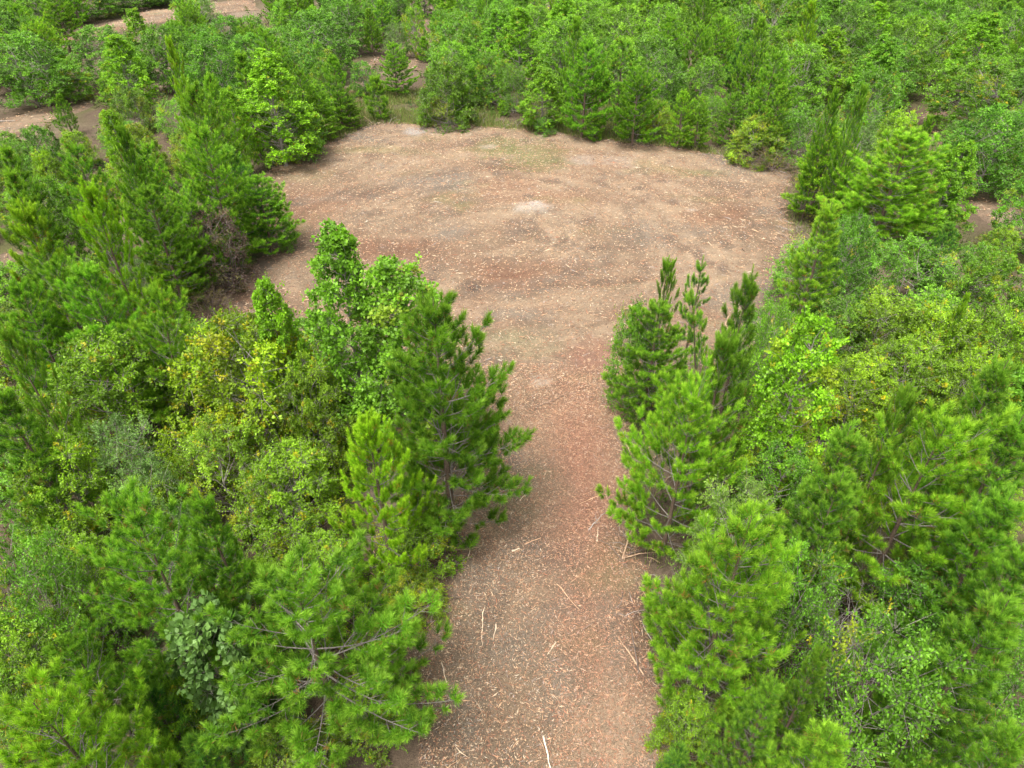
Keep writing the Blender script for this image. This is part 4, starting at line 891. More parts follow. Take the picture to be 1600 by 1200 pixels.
    ('thicket', 29.3, 39.97, 3.34, 1.61, 3.1, 7, (1.384, 1.208, 0.831), (0, 0), 'low yellowish thicket to the right of the large dark oak', 'vine thickets'),
    ('thicket', -22.27, 41.45, 3.03, 1.77, 4.43, 3, (1.133, 1.04, 0.899), (0, 0), 'low bright green thicket just behind the dark candle pine', 'vine thickets'),
    ('bush', 26.98, 41.47, 2.76, 1.44, 0.92, 5, (1.244, 1.08, 0.734), (0, 0), 'low yellowish bush to the right of the tall candle pine', 'shrubs of the wood'),
    ('fgum', -16.09, 41.51, 5.2, 1.12, 5.98, 0, (1.481, 1.309, 0.882), (0, 0), 'pale yellow sweetgum behind the tall full pine', 'sweetgum trees'),
    ('thicket', -19.06, 41.61, 2.79, 1.57, 1.83, 7, (1.204, 1.12, 0.883), (0, 0), 'low olive green thicket just behind the tall full pine', 'vine thickets'),
    ('foak', 21.0, 42.26, 6.2, 1.89, 1.62, 1, (0.937, 0.937, 0.924), (0, 0), 'oak between the slender candle pine and the bare strip', 'leafy trees of the wood'),
    ('dead', 15.96, 42.33, 1.69, 2.14, 2.24, 1, (0.937, 0.929, 0.987), (0, 0), 'dead grey-brown brush under the far-corner bush', 'dead shrubs'),
    ('thicket', -26.27, 42.4, 2.4, 1.14, 5.0, 3, (1.295, 1.165, 0.788), (0, 0), 'low yellowish thicket just behind the dense path pine', 'vine thickets'),
    ('thicket', 23.97, 42.55, 2.33, 1.25, 2.29, 1, (1.105, 1.015, 0.652), (0, 0), 'low yellowish thicket just in front of the vine-covered mound', 'vine thickets'),
    ('thicket', -30.76, 42.63, 2.36, 1.34, 4.26, 2, (1.02, 1.041, 1.022), (0, 0), 'low mid green thicket to the left of the narrow bright pine', 'vine thickets'),
    ('bush', 29.84, 42.81, 3.33, 1.8, 5.55, 5, (1.072, 1.007, 0.87), (0, 0), 'low bright green bush to the right of the large dark oak', 'shrubs of the wood'),
    ('fgum', -14.01, 42.98, 6.78, 2.48, 1.82, 0, (1.483, 1.331, 0.882), (0, 0), 'yellow-green sweetgum clump at the edge of the clearing', 'sweetgum trees'),
    ('bush', 17.91, 43.64, 3.73, 1.89, 4.52, 1, (1.089, 1.035, 0.834), (0, 0), 'rounded leafy bush beside the far-corner bush', 'shrubs of the wood'),
    ('foak', 27.68, 43.75, 2.57, 1.39, 0.32, 0, (0.925, 0.899, 0.908), (0, 0), 'dark bush beside the bare strip of ground', 'leafy trees of the wood'),
    ('thicket', 15.22, 44.09, 2.93, 2.0, 4.59, 2, (1.103, 1.062, 1.086), (0, 0), 'brown-bottomed yellow-green bush in the far corner of the clearing', 'vine thickets'),
    ('fpine', -15.98, 44.41, 6.4, 1.38, 5.32, 1, (0.908, 0.905, 0.889), (0, 0), 'dark pine between the yellow-green sweetgum and the dark oak', 'pine trees of the wood'),
    ('fpine', 16.27, 44.41, 4.7, 1.31, 5.62, 2, (1.012, 0.977, 0.95), (0, 0), 'smaller pine just behind the rounded bush', 'pine trees of the wood'),
    ('bush', -24.46, 44.54, 2.36, 1.39, 1.17, 1, (1.083, 1.11, 1.078), (0, 0), 'low mid green bush just behind the dark candle pine', 'shrubs of the wood'),
    ('foak', -13.51, 44.55, 3.29, 2.01, 4.54, 1, (0.995, 0.967, 1.022), (0, 0), 'leafy low tree between the sweetgum clump and the clearing', 'leafy trees of the wood'),
    ('bush', -20.01, 45.0, 2.25, 1.04, 2.15, 2, (1.148, 1.11, 1.075), (0, 0), 'low mid green bush just behind the tall full pine', 'shrubs of the wood'),
    ('thicket', 29.32, 45.47, 2.5, 1.28, 5.91, 7, (1.235, 1.119, 0.987), (0, 0), 'low bright green thicket to the left of the large dark oak', 'vine thickets'),
    ('bush', 32.73, 45.6, 3.04, 1.63, 6.27, 7, (1.29, 1.195, 1.026), (0, 0), 'low bright green bush just in front of the large olive oak', 'shrubs of the wood'),
    ('fpine', 15.89, 45.72, 6.4, 2.01, 4.6, 0, (0.928, 0.942, 0.962), (0, 0), 'full pine beyond the far-corner bush', 'pine trees of the wood'),
    ('fpine', 10.76, 45.97, 3.92, 1.07, 1.5, 2, (1.171, 1.132, 0.939), (0, 0), 'pointed bright pine on the far edge', 'pine trees of the wood'),
    ('bush', 23.46, 46.14, 2.83, 1.6, 2.43, 7, (1.038, 1.037, 1.062), (0, 0), 'low mid green bush to the left of the vine-covered mound', 'shrubs of the wood'),
    ('fpine', 11.99, 46.21, 3.55, 1.24, 2.28, 0, (1.075, 1.013, 1.026), (0, 0), 'greener pine just beside the pointed bright pine', 'pine trees of the wood'),
    ('fpine', -13.31, 46.63, 5.0, 1.44, 3.48, 0, (0.832, 0.826, 0.819), (0, 0), 'dark pine behind the yellow-green sweetgum', 'pine trees of the wood'),
    ('fpine', 7.96, 46.71, 5.68, 2.02, 4.2, 1, (0.875, 0.914, 0.857), (0, 0), 'second large dark pine on the far edge, the wider of two', 'pine trees of the wood'),
    ('fpine', 14.28, 46.71, 3.58, 1.37, 6.16, 3, (0.865, 0.86, 1.061), (0, 0), 'bluish pine behind the weedy edge', 'pine trees of the wood'),
    ('thicket', -26.1, 46.78, 2.28, 1.11, 4.29, 2, (0.932, 0.963, 0.91), (0, 0), 'low mid green thicket to the right of the narrow bright pine', 'vine thickets'),
    ('bush', 21.08, 47.34, 2.34, 1.16, 2.97, 1, (1.364, 1.185, 0.813), (0, 0), 'low yellowish bush just behind the dark candle twin', 'shrubs of the wood'),
    ('bush', 18.47, 47.39, 2.24, 1.27, 0.26, 7, (1.275, 1.246, 1.053), (0, 0), 'low bright green bush to the left of the rounded bush', 'shrubs of the wood'),
    ('thicket', -18.9, 47.47, 2.37, 1.18, 5.79, 6, (1.336, 1.233, 0.809), (0, 0), 'low yellowish thicket just in front of the yellow-green sweetgum', 'vine thickets'),
    ('fpine', -12.77, 47.72, 3.78, 1.9, 2.46, 0, (1.061, 1.017, 1.022), (0, 0), 'dense pine in front of the slim edge pine', 'pine trees of the wood'),
    ('small', 5.56, 47.72, 2.02, 0.77, 3.01, 0, (0.996, 0.982, 1.012), (0, 0), 'young pine at the foot of the dark far-edge pine', 'young pines'),
    ('bush', -22.48, 48.18, 2.69, 1.39, 2.11, 3, (1.486, 1.355, 0.896), (0, 0), 'low yellowish bush just in front of the spindly pine', 'shrubs of the wood'),
    ('fpine', 4.73, 48.24, 6.39, 2.02, 4.3, 0, (0.903, 1.0, 0.928), (0, 0), 'large dark pine on the far edge of the clearing', 'pine trees of the wood'),
    ('fcandle', -30.08, 48.64, 2.82, 0.82, 1.94, 0, (0.892, 0.914, 0.94), (0, 0), 'narrow bright pine against the bare path', 'pine trees of the wood'),
    ('thicket', 9.85, 48.66, 2.51, 1.39, 2.31, 4, (1.43, 1.326, 0.882), (0, 0), 'low yellowish thicket to the left of the pointed bright pine', 'vine thickets'),
    ('fpine', 7.08, 48.73, 6.4, 1.91, 5.27, 3, (1.013, 1.023, 1.029), (0, 0), 'pine rising between the two large far-edge pines', 'pine trees of the wood'),
    ('thicket', -16.02, 49.03, 2.53, 1.5, 3.97, 7, (1.186, 1.124, 0.851), (0, 0), 'low olive green thicket just in front of the yellow-green sweetgum', 'vine thickets'),
    ('bush', 2.26, 49.04, 1.29, 0.88, 6.22, 1, (1.041, 1.031, 0.874), (0, 0), 'low bright shrub at the foot of the far-edge sweetgum', 'shrubs of the wood'),
    ('thicket', -25.95, 49.5, 3.0, 1.58, 4.88, 7, (0.828, 0.875, 0.854), (0, 0), 'low mid green thicket to the left of the spindly pine', 'vine thickets'),
    ('bush', 16.94, 49.54, 3.04, 1.81, 2.62, 2, (1.173, 1.125, 0.893), (0, 0), 'low olive green bush just in front of the full pine beyond', 'shrubs of the wood'),
    ('bush', 13.86, 49.81, 2.53, 1.18, 0.59, 1, (1.265, 1.143, 0.77), (0, 0), 'low yellowish bush to the right of the pointed bright pine', 'shrubs of the wood'),
    ('fgum', 2.12, 49.85, 4.2, 1.75, 2.04, 0, (1.161, 1.053, 0.876), (0, 0), 'bright sweetgum at the far edge beside the grass strip', 'sweetgum trees'),
    ('bush', 24.52, 49.95, 2.83, 1.28, 4.13, 7, (1.355, 1.224, 1.037), (0, 0), 'low bright green bush to the right of the dark candle twin', 'shrubs of the wood'),
    ('fpine', -11.89, 49.99, 4.96, 1.35, 3.04, 2, (0.836, 0.885, 0.842), (0, 0), 'slim pine with bare lower stem at the clearing edge', 'pine trees of the wood'),
    ('fpine', -11.32, 49.99, 2.45, 1.33, 2.66, 1, (0.873, 0.815, 0.879), (0, 0), 'small pine at the clearing edge beside the slim edge pine', 'pine trees of the wood'),
    ('foak', 31.35, 49.99, 5.11, 2.84, 5.42, 1, (1.054, 0.955, 0.812), (0, 0), 'large olive oak behind the bare strip of ground', 'leafy trees of the wood'),
    ('foak', 35.11, 50.13, 4.24, 1.9, 4.77, 0, (0.921, 0.922, 0.939), (0, 0), 'mid green oak to the right of the large olive oak', 'leafy trees of the wood'),
    ('foak', -20.41, 50.82, 6.03, 2.44, 3.99, 0, (0.842, 0.894, 0.825), (0, 0), 'dark green oak to the right of the spindly pine', 'leafy trees of the wood'),
    ('thicket', -4.5, 50.84, 4.77, 2.26, 6.19, 0, (0.72, 0.753, 0.752), (0, 0), 'yellow-flecked bushy tree standing alone at the clearing edge', 'vine thickets'),
    ('foak', 9.73, 51.72, 5.81, 2.43, 1.17, 2, (0.901, 0.859, 0.899), (0, 0), 'mid green oak just behind the wider far-edge pine', 'leafy trees of the wood'),
    ('fpine', -16.67, 51.73, 6.2, 1.78, 5.73, 0, (0.936, 0.955, 0.933), (0, 0), 'pine behind the yellow-green sweetgum, further from the clearing', 'pine trees of the wood'),
    ('small', -9.47, 51.85, 3.27, 1.0, 3.89, 0, (0.912, 0.877, 0.894), (0, 0), 'lone cone-shaped young pine at the far edge of the clearing', 'young pines'),
    ('small', -3.49, 51.85, 2.72, 1.0, 4.2, 0, (1.089, 1.056, 1.075), (0, 0), 'young pine tucked beside the yellow-flecked tree', 'young pines'),
    ('fcandle', 4.24, 51.94, 6.92, 1.3, 2.03, 2, (1.075, 1.062, 1.089), (0, 0), 'mid green narrow pine just behind the dark far-edge pine', 'pine trees of the wood'),
    ('foak', 19.98, 51.99, 5.38, 2.55, 6.04, 2, (1.206, 1.115, 0.896), (0, 0), 'olive green oak to the right of the full pine beyond', 'leafy trees of the wood'),
    ('foak', -13.28, 52.14, 3.99, 1.14, 0.96, 1, (1.072, 0.997, 0.761), (0, 0), 'pale blossoming shrub behind the slim edge pine', 'leafy trees of the wood'),
    ('fgum', 25.83, 52.75, 5.78, 2.08, 1.54, 4, (1.05, 1.057, 1.077), (0, 0), 'mid green sweetgum some way right of the full pine beyond', 'sweetgum trees'),
    ('foak', 13.91, 52.93, 4.17, 1.59, 0.04, 6, (1.138, 1.055, 0.835), (0, 0), 'olive green oak just behind the pointed bright pine', 'leafy trees of the wood'),
    ('small', -0.7, 53.35, 1.09, 0.47, 0.17, 0, (1.233, 1.153, 0.965), (0, 0), 'tiny bright pine in front of the brownish bush', 'young pines'),
    ('fcandle', 17.11, 53.49, 6.7, 1.3, 0.79, 2, (1.134, 1.085, 1.13), (0, 0), 'mid green narrow pine just behind the full pine beyond', 'pine trees of the wood'),
    ('fgum', -27.71, 53.6, 5.51, 1.98, 4.27, 0, (1.304, 1.191, 0.781), (0, 0), 'yellowish sweetgum to the right of the grey-green oak', 'sweetgum trees'),
    ('fpine', -23.44, 53.64, 4.31, 1.39, 0.48, 3, (0.819, 0.868, 0.862), (0, 0), 'mid green pine to the right of the spindly pine', 'pine trees of the wood'),
    ('bush', 0.14, 53.66, 3.56, 1.31, 5.7, 1, (1.044, 0.923, 0.771), (0, 0), 'brownish-tipped round bush behind the grass strip', 'shrubs of the wood'),
    ('foak', 34.8, 53.87, 4.04, 1.68, 2.48, 4, (1.212, 1.118, 0.743), (0, 0), 'yellowish oak to the right of the large olive oak', 'leafy trees of the wood'),
    ('fgum', 22.76, 54.45, 5.95, 2.14, 0.62, 2, (1.235, 1.065, 0.741), (0, 0), 'yellowish sweetgum to the right of the full pine beyond', 'sweetgum trees'),
    ('foak', -15.24, 54.65, 4.26, 2.18, 1.57, 7, (0.746, 0.796, 0.748), (0, 0), 'dark green oak to the left of the slim edge pine', 'leafy trees of the wood'),
    ('foak', 38.28, 54.78, 4.85, 2.41, 2.06, 4, (1.292, 1.181, 1.011), (0, 0), 'olive green oak to the right of the large olive oak', 'leafy trees of the wood'),
    ('foak', -4.38, 55.05, 4.73, 1.81, 5.57, 6, (1.321, 1.256, 0.829), (0, 0), 'yellowish oak to the left of the pine behind it', 'leafy trees of the wood'),
    ('fpine', -20.97, 55.22, 4.46, 1.87, 3.13, 5, (1.13, 1.102, 1.072), (0, 0), 'mid green pine to the left of the yellow-green sweetgum', 'pine trees of the wood'),
    ('fcandle', -30.14, 55.26, 2.66, 1.25, 5.83, 0, (0.961, 0.964, 1.115), (0, 0), 'narrow pale pine beside the bare path', 'pine trees of the wood'),
    ('foak', -1.54, 55.29, 3.98, 1.68, 1.61, 3, (1.002, 0.964, 0.789), (0, 0), 'low bright green oak to the right of the pine behind it', 'leafy trees of the wood'),
    ('foak', 11.22, 55.59, 3.92, 1.98, 4.17, 2, (0.966, 0.948, 0.999), (0, 0), 'low mid green oak to the right of the wider far-edge pine', 'leafy trees of the wood'),
    ('foak', 27.73, 55.79, 5.14, 2.55, 1.18, 3, (0.862, 0.884, 0.906), (0, 0), 'mid green oak some way left of the large olive oak', 'leafy trees of the wood'),
    ('foak', 3.93, 56.0, 6.22, 2.56, 3.26, 4, (1.197, 1.117, 0.972), (0, 0), 'bright green oak just behind the dark far-edge pine', 'leafy trees of the wood'),
    ('foak', -35.96, 56.08, 5.25, 3.12, 1.13, 0, (1.009, 1.007, 0.984), (0, 0), 'wide shady oak standing over the near bare path', 'leafy trees of the wood'),
    ('fpine', -18.09, 56.73, 4.74, 1.91, 3.28, 7, (0.871, 0.883, 0.82), (0, 0), 'dark green pine just behind the yellow-green sweetgum', 'pine trees of the wood'),
    ('fpine', -24.42, 56.88, 4.24, 1.49, 0.82, 0, (0.958, 0.93, 1.074), (0, 0), 'grey-green pine just behind the spindly pine', 'pine trees of the wood'),
    ('fpine', 17.33, 56.98, 5.19, 1.82, 3.38, 2, (0.864, 0.91, 0.853), (0, 0), 'mid green pine just behind the pointed bright pine', 'pine trees of the wood'),
    ('fgum', 34.91, 57.08, 6.42, 2.31, 4.67, 2, (1.29, 1.214, 1.015), (0, 0), 'bright green sweetgum well behind the large dark oak', 'sweetgum trees'),
    ('fpine', 13.94, 57.09, 6.08, 2.01, 1.11, 4, (0.977, 0.966, 0.997), (0, 0), 'mid green pine to the right of the wider far-edge pine', 'pine trees of the wood'),
    ('foak', -34.37, 57.27, 3.17, 1.97, 0.13, 1, (1.339, 1.246, 0.997), (0, 0), 'olive bush at the end of the near bare path', 'leafy trees of the wood'),
    ('foak', 8.46, 57.29, 4.64, 1.82, 4.6, 4, (1.399, 1.254, 0.805), (0, 0), 'yellowish oak to the right of the dark far-edge pine', 'leafy trees of the wood'),
    ('fcandle', 22.02, 57.76, 7.18, 1.3, 5.46, 1, (1.335, 1.183, 0.768), (0, 0), 'tall yellowish narrow pine just behind the full pine beyond', 'pine trees of the wood'),
    ('foak', -29.93, 57.78, 4.08, 1.8, 3.51, 0, (1.036, 1.025, 1.052), (0, 0), 'mid green oak to the right of the grey-green oak', 'leafy trees of the wood'),
    ('fpine', -3.15, 57.79, 3.86, 1.44, 2.86, 2, (1.087, 1.094, 1.148), (0, 0), 'pine just behind the yellow-flecked tree', 'pine trees of the wood'),
    ('foak', -15.32, 58.31, 4.18, 1.67, 1.04, 7, (1.11, 1.088, 1.102), (0, 0), 'mid green oak just behind the slim edge pine', 'leafy trees of the wood'),
    ('fpine', -9.15, 58.33, 4.02, 1.65, 4.75, 3, (0.964, 0.98, 0.94), (0, 0), 'bushy pine standing alone on the weedy ground', 'pine trees of the wood'),
    ('bush', -11.63, 58.33, 2.57, 1.21, 1.8, 0, (0.894, 0.973, 0.869), (0, 0), 'dark round bush behind the lone young pine', 'shrubs of the wood'),
    ('small', -1.75, 58.33, 1.73, 0.61, 0.72, 1, (1.094, 1.118, 1.126), (0, 0), 'thin young pine beside the brownish bush', 'young pines'),
    ('foak', 25.09, 58.48, 4.1, 1.87, 4.66, 5, (0.944, 0.879, 0.884), (0, 0), 'mid green oak to the right of the full pine beyond', 'leafy trees of the wood'),
    ('foak', 30.55, 58.73, 5.96, 2.4, 4.15, 2, (1.185, 1.044, 0.737), (0, 0), 'yellowish oak some way left of the large olive oak', 'leafy trees of the wood'),
    ('foak', -20.37, 58.82, 4.49, 2.11, 3.17, 0, (1.055, 1.087, 1.201), (0, 0), 'grey-green oak just in front of the dark round oak', 'leafy trees of the wood'),
    ('fcandle', 39.51, 58.91, 6.74, 1.3, 1.09, 5, (1.1, 1.048, 1.101), (0, 0), 'mid green narrow pine just behind the large olive oak', 'pine trees of the wood'),
    ('foak', 5.53, 59.03, 4.15, 1.88, 0.36, 0, (0.947, 0.993, 0.947), (0, 0), 'mid green oak to the right of the far-edge sweetgum', 'leafy trees of the wood'),
    ('fgum', -40.11, 59.61, 5.58, 2.01, 5.39, 0, (1.305, 1.094, 0.725), (0, 0), 'yellowish sweetgum to the left of the wide shady oak', 'sweetgum trees'),
    ('fpine', 12.01, 59.7, 5.7, 2.22, 3.6, 3, (0.905, 0.915, 0.849), (0, 0), 'dark green pine just behind the wider far-edge pine', 'pine trees of the wood'),
    ('foak', -27.11, 59.76, 4.99, 2.33, 5.59, 2, (0.863, 0.847, 0.801), (0, 0), 'dark green oak to the right of the slim bright sweetgum', 'leafy trees of the wood'),
    ('fgum', 0.58, 60.11, 6.11, 2.2, 4.21, 5, (1.197, 1.135, 0.751), (0, 0), 'yellowish sweetgum to the right of the pine behind it', 'sweetgum trees'),
    ('foak', 20.06, 60.69, 4.89, 1.87, 5.44, 0, (1.132, 1.025, 0.706), (0, 0), 'yellowish oak some way right of the pointed bright pine', 'leafy trees of the wood'),
    ('foak', 41.78, 61.18, 4.29, 1.69, 3.59, 7, (1.044, 0.98, 0.987), (0, 0), 'mid green oak well behind the large dark oak', 'leafy trees of the wood'),
    ('foak', -4.78, 61.26, 5.05, 2.2, 4.85, 1, (1.052, 1.036, 1.088), (0, 0), 'mid green oak to the right of the yellow-tipped tree', 'leafy trees of the wood'),
    ('foak', 7.35, 61.37, 3.92, 1.57, 3.86, 1, (0.965, 0.953, 0.928), (0, 0), 'low mid green oak just behind the dark far-edge pine', 'leafy trees of the wood'),
    ('fpine', 16.27, 61.38, 5.43, 1.83, 4.54, 3, (1.077, 1.056, 1.116), (0, 0), 'mid green pine to the left of the full pine beyond', 'pine trees of the wood'),
    ('foak', -33.15, 61.49, 4.67, 2.6, 4.94, 0, (1.007, 0.963, 1.189), (0, 0), 'grey-green round oak between the two bare far paths', 'leafy trees of the wood'),
    ('foak', 34.7, 61.73, 5.23, 2.39, 3.76, 3, (1.103, 1.031, 0.839), (0, 0), 'olive green oak well behind the vine-covered mound', 'leafy trees of the wood'),
    ('fgum', 3.96, 62.19, 6.58, 2.37, 1.62, 6, (1.272, 1.199, 0.997), (0, 0), 'bright green sweetgum just behind the dark far-edge pine', 'sweetgum trees'),
    ('foak', 27.17, 62.32, 6.31, 2.46, 4.29, 4, (0.881, 0.831, 0.883), (0, 0), 'mid green oak some way right of the full pine beyond', 'leafy trees of the wood'),
    ('fpine', -37.96, 62.32, 5.49, 1.87, 1.58, 1, (1.287, 1.159, 0.974), (0, 0), 'bright green pine to the right of the wide shady oak', 'pine trees of the wood'),
    ('fpine', -21.3, 62.33, 5.04, 1.66, 5.42, 4, (0.9, 0.854, 0.851), (0, 0), 'mid green pine to the right of the dark round oak', 'pine trees of the wood'),
    ('foak', -31.85, 62.48, 3.83, 1.85, 2.27, 1, (0.995, 0.991, 0.996), (0, 0), 'green oak just beside the grey-green oak', 'leafy trees of the wood'),
    ('foak', 22.46, 62.59, 4.47, 1.72, 6.06, 1, (1.251, 1.063, 0.721), (0, 0), 'yellowish oak just behind the full pine beyond', 'leafy trees of the wood'),
    ('foak', -15.78, 62.88, 5.35, 3.17, 1.26, 0, (0.879, 0.888, 0.874), (0, 0), 'wide oak over the narrow path into the wood', 'leafy trees of the wood'),
    ('foak', -42.51, 63.01, 5.79, 2.92, 2.08, 0, (0.883, 0.864, 0.879), (0, 0), 'broad mid green oak just behind the wide shady oak', 'leafy trees of the wood'),
    ('fgum', -1.07, 63.12, 5.46, 1.97, 2.61, 6, (1.105, 1.122, 1.062), (0, 0), 'mid green sweetgum just behind the pine behind it', 'sweetgum trees'),
    ('foak', -25.33, 63.15, 4.41, 2.09, 2.23, 7, (0.916, 0.951, 0.864), (0, 0), 'dark green oak to the left of the dark round oak', 'leafy trees of the wood'),
    ('foak', 12.61, 63.2, 5.78, 2.39, 0.57, 4, (1.24, 1.14, 1.043), (0, 0), 'bright green oak just behind the wider far-edge pine', 'leafy trees of the wood'),
    ('fgum', -30.7, 63.49, 5.52, 1.65, 5.73, 0, (1.203, 1.07, 0.949), (0, 0), 'bright green slim sweetgum against the far bare path', 'sweetgum trees'),
    ('fgum', 37.95, 63.67, 4.97, 1.79, 2.12, 6, (1.151, 1.098, 0.914), (0, 0), 'bright green sweetgum just behind the large olive oak', 'sweetgum trees'),
    ('fpine', -28.17, 64.25, 4.46, 1.47, 0.75, 6, (0.966, 0.973, 0.919), (0, 0), 'mid green pine to the right of the slim bright sweetgum', 'pine trees of the wood'),
    ('foak', 42.25, 64.43, 5.31, 2.28, 0.06, 6, (1.129, 1.07, 0.842), (0, 0), 'olive green oak just behind the large olive oak', 'leafy trees of the wood'),
    ('fgum', 30.04, 64.61, 5.99, 2.16, 3.77, 6, (1.419, 1.298, 0.893), (0, 0), 'yellowish sweetgum some way right of the full pine beyond', 'sweetgum trees'),
    ('foak', 9.24, 64.91, 5.44, 2.42, 1.7, 2, (1.36, 1.18, 0.952), (0, 0), 'olive green oak just behind the dark far-edge pine', 'leafy trees of the wood'),
    ('foak', -4.39, 65.26, 4.97, 2.09, 1.44, 5, (1.116, 1.05, 0.841), (0, 0), 'olive green oak just behind the pine behind it', 'leafy trees of the wood'),
    ('fgum', 23.09, 65.32, 4.91, 1.77, 4.41, 6, (0.835, 0.854, 0.885), (0, 0), 'mid green sweetgum well behind the rounded bush', 'sweetgum trees'),
    ('fpine', 18.11, 65.61, 4.84, 1.78, 3.98, 4, (1.227, 1.146, 0.937), (0, 0), 'bright green pine just behind the full pine beyond', 'pine trees of the wood'),
    ('fgum', 4.36, 66.09, 6.06, 2.18, 4.28, 3, (1.485, 1.28, 0.853), (0, 0), 'yellowish sweetgum just behind the brownish bush', 'sweetgum trees'),
    ('fpine', 14.01, 66.55, 4.35, 1.45, 5.79, 7, (0.857, 0.851, 1.005), (0, 0), 'grey-green pine just behind the wider far-edge pine', 'pine trees of the wood'),
    ('fpine', -16.82, 66.59, 5.15, 1.84, 1.76, 5, (1.26, 1.245, 1.064), (0, 0), 'bright green pine to the left of the pointed pine', 'pine trees of the wood'),
    ('foak', -41.05, 66.6, 4.47, 1.74, 0.79, 3, (1.011, 0.988, 0.821), (0, 0), 'bright green oak just behind the wide shady oak', 'leafy trees of the wood'),
    ('foak', -20.61, 66.7, 3.61, 2.52, 4.48, 1, (0.983, 0.987, 0.96), (0, 0), 'yellowish oak between the dark round oak and the wide grey oak', 'leafy trees of the wood'),
    ('fpine', -29.35, 66.81, 4.26, 1.78, 6.06, 4, (0.876, 0.918, 0.864), (0, 0), 'dark green pine to the right of the slim bright sweetgum', 'pine trees of the wood'),
    ('foak', 45.03, 66.88, 3.82, 1.62, 3.7, 7, (0.849, 0.892, 0.849), (0, 0), 'low dark green oak just behind the large olive oak', 'leafy trees of the wood'),
    ('foak', 32.09, 66.98, 4.65, 1.8, 5.28, 0, (1.178, 1.125, 0.856), (0, 0), 'olive green oak some way right of the full pine beyond', 'leafy trees of the wood'),
    ('foak', 26.74, 67.42, 4.55, 1.93, 2.72, 0, (1.078, 1.072, 1.137), (0, 0), 'mid green oak just behind the full pine beyond', 'leafy trees of the wood'),
    ('foak', 36.69, 67.45, 5.77, 2.68, 1.98, 0, (1.023, 1.022, 0.806), (0, 0), 'bright green oak well behind the vine-covered mound', 'leafy trees of the wood'),
    ('fpine', 41.15, 67.48, 4.44, 1.68, 2.53, 6, (1.1, 1.042, 1.023), (0, 0), 'mid green pine some way right of the bright bank pine', 'pine trees of the wood'),
    ('foak', -0.92, 67.83, 5.45, 2.13, 5.17, 6, (1.11, 1.106, 1.04), (0, 0), 'mid green oak just behind the pine behind it', 'leafy trees of the wood'),
    ('fpine', -43.27, 68.46, 5.09, 2.06, 5.15, 0, (0.87, 0.896, 0.864), (0, 0), 'mid green pine just behind the wide shady oak', 'pine trees of the wood'),
    ('foak', -4.58, 68.68, 4.52, 1.81, 2.02, 3, (1.086, 1.093, 1.112), (0, 0), 'mid green oak just behind the yellow-flecked tree', 'leafy trees of the wood'),
    ('foak', 20.7, 68.74, 4.82, 2.27, 0.02, 4, (1.075, 1.003, 0.864), (0, 0), 'bright green oak just behind the full pine beyond', 'leafy trees of the wood'),
    ('foak', -25.38, 69.0, 4.01, 2.02, 0.23, 0, (0.838, 0.91, 0.845), (0, 0), 'dark round oak beyond the yellow-green sweetgum', 'leafy trees of the wood'),
    ('fpine', -18.16, 69.15, 4.36, 1.44, 4.71, 7, (0.967, 1.021, 1.027), (0, 0), 'mid green pine just behind the slim edge pine', 'pine trees of the wood'),
    ('fgum', 12.05, 69.15, 5.61, 2.02, 0.43, 7, (1.165, 1.025, 0.937), (0, 0), 'bright green sweetgum well behind the pointed bright pine', 'sweetgum trees'),
    ('fpine', 43.87, 69.45, 4.9, 1.65, 5.2, 2, (1.125, 1.036, 1.263), (0, 0), 'grey-green pine just behind the large olive oak', 'pine trees of the wood'),
    ('foak', -23.54, 69.47, 4.03, 1.85, 5.6, 1, (1.124, 1.104, 1.107), (0, 0), 'oak beside the dark round oak', 'leafy trees of the wood'),
    ('small', -8.02, 69.47, 2.26, 0.7, 1.88, 1, (1.057, 1.05, 1.028), (0, 0), 'narrow young pine beyond the yellow bush', 'young pines'),
    ('foak', 2.01, 69.87, 4.69, 2.38, 6.1, 4, (1.331, 1.187, 1.066), (0, 0), 'bright green oak to the right of the pine behind it', 'leafy trees of the wood'),
    ('foak', 6.22, 70.05, 5.08, 2.35, 4.01, 2, (1.304, 1.175, 0.997), (0, 0), 'bright green oak just behind the far-edge sweetgum', 'leafy trees of the wood'),
    ('myrtle', -10.54, 70.19, 3.38, 1.35, 0.21, 0, (0.992, 0.955, 1.131), (0, 0), 'grey shrub beside the yellow-tipped tree', 'shrubs of the wood'),
    ('fcandle', 17.2, 70.66, 6.65, 1.3, 2.3, 2, (0.863, 0.86, 0.839), (0, 0), 'mid green narrow pine well behind the full pine beyond', 'pine trees of the wood'),
    ('foak', 41.26, 70.66, 4.04, 1.57, 4.58, 0, (0.897, 0.929, 0.88), (0, 0), 'dark green oak just behind the large olive oak', 'leafy trees of the wood'),
    ('foak', 23.98, 70.76, 5.92, 2.67, 4.21, 7, (1.073, 0.967, 0.808), (0, 0), 'olive green oak just behind the full pine beyond', 'leafy trees of the wood'),
    ('foak', -8.91, 70.93, 4.6, 1.3, 4.7, 1, (1.409, 1.271, 0.862), (0, 0), 'slim yellow-tipped tree between the two narrow paths', 'leafy trees of the wood'),
    ('foak', 37.61, 70.96, 4.03, 1.69, 3.71, 2, (1.302, 1.214, 0.809), (0, 0), 'yellowish oak to the left of the large olive oak', 'leafy trees of the wood'),
    ('fpine', -29.5, 71.06, 4.88, 1.89, 5.25, 1, (0.863, 0.84, 0.859), (0, 0), 'mid green pine to the left of the dark round oak', 'pine trees of the wood'),
    ('foak', -6.23, 71.13, 4.16, 1.59, 1.84, 1, (0.983, 1.011, 1.017), (0, 0), 'mid green oak to the right of the lone bushy pine', 'leafy trees of the wood'),
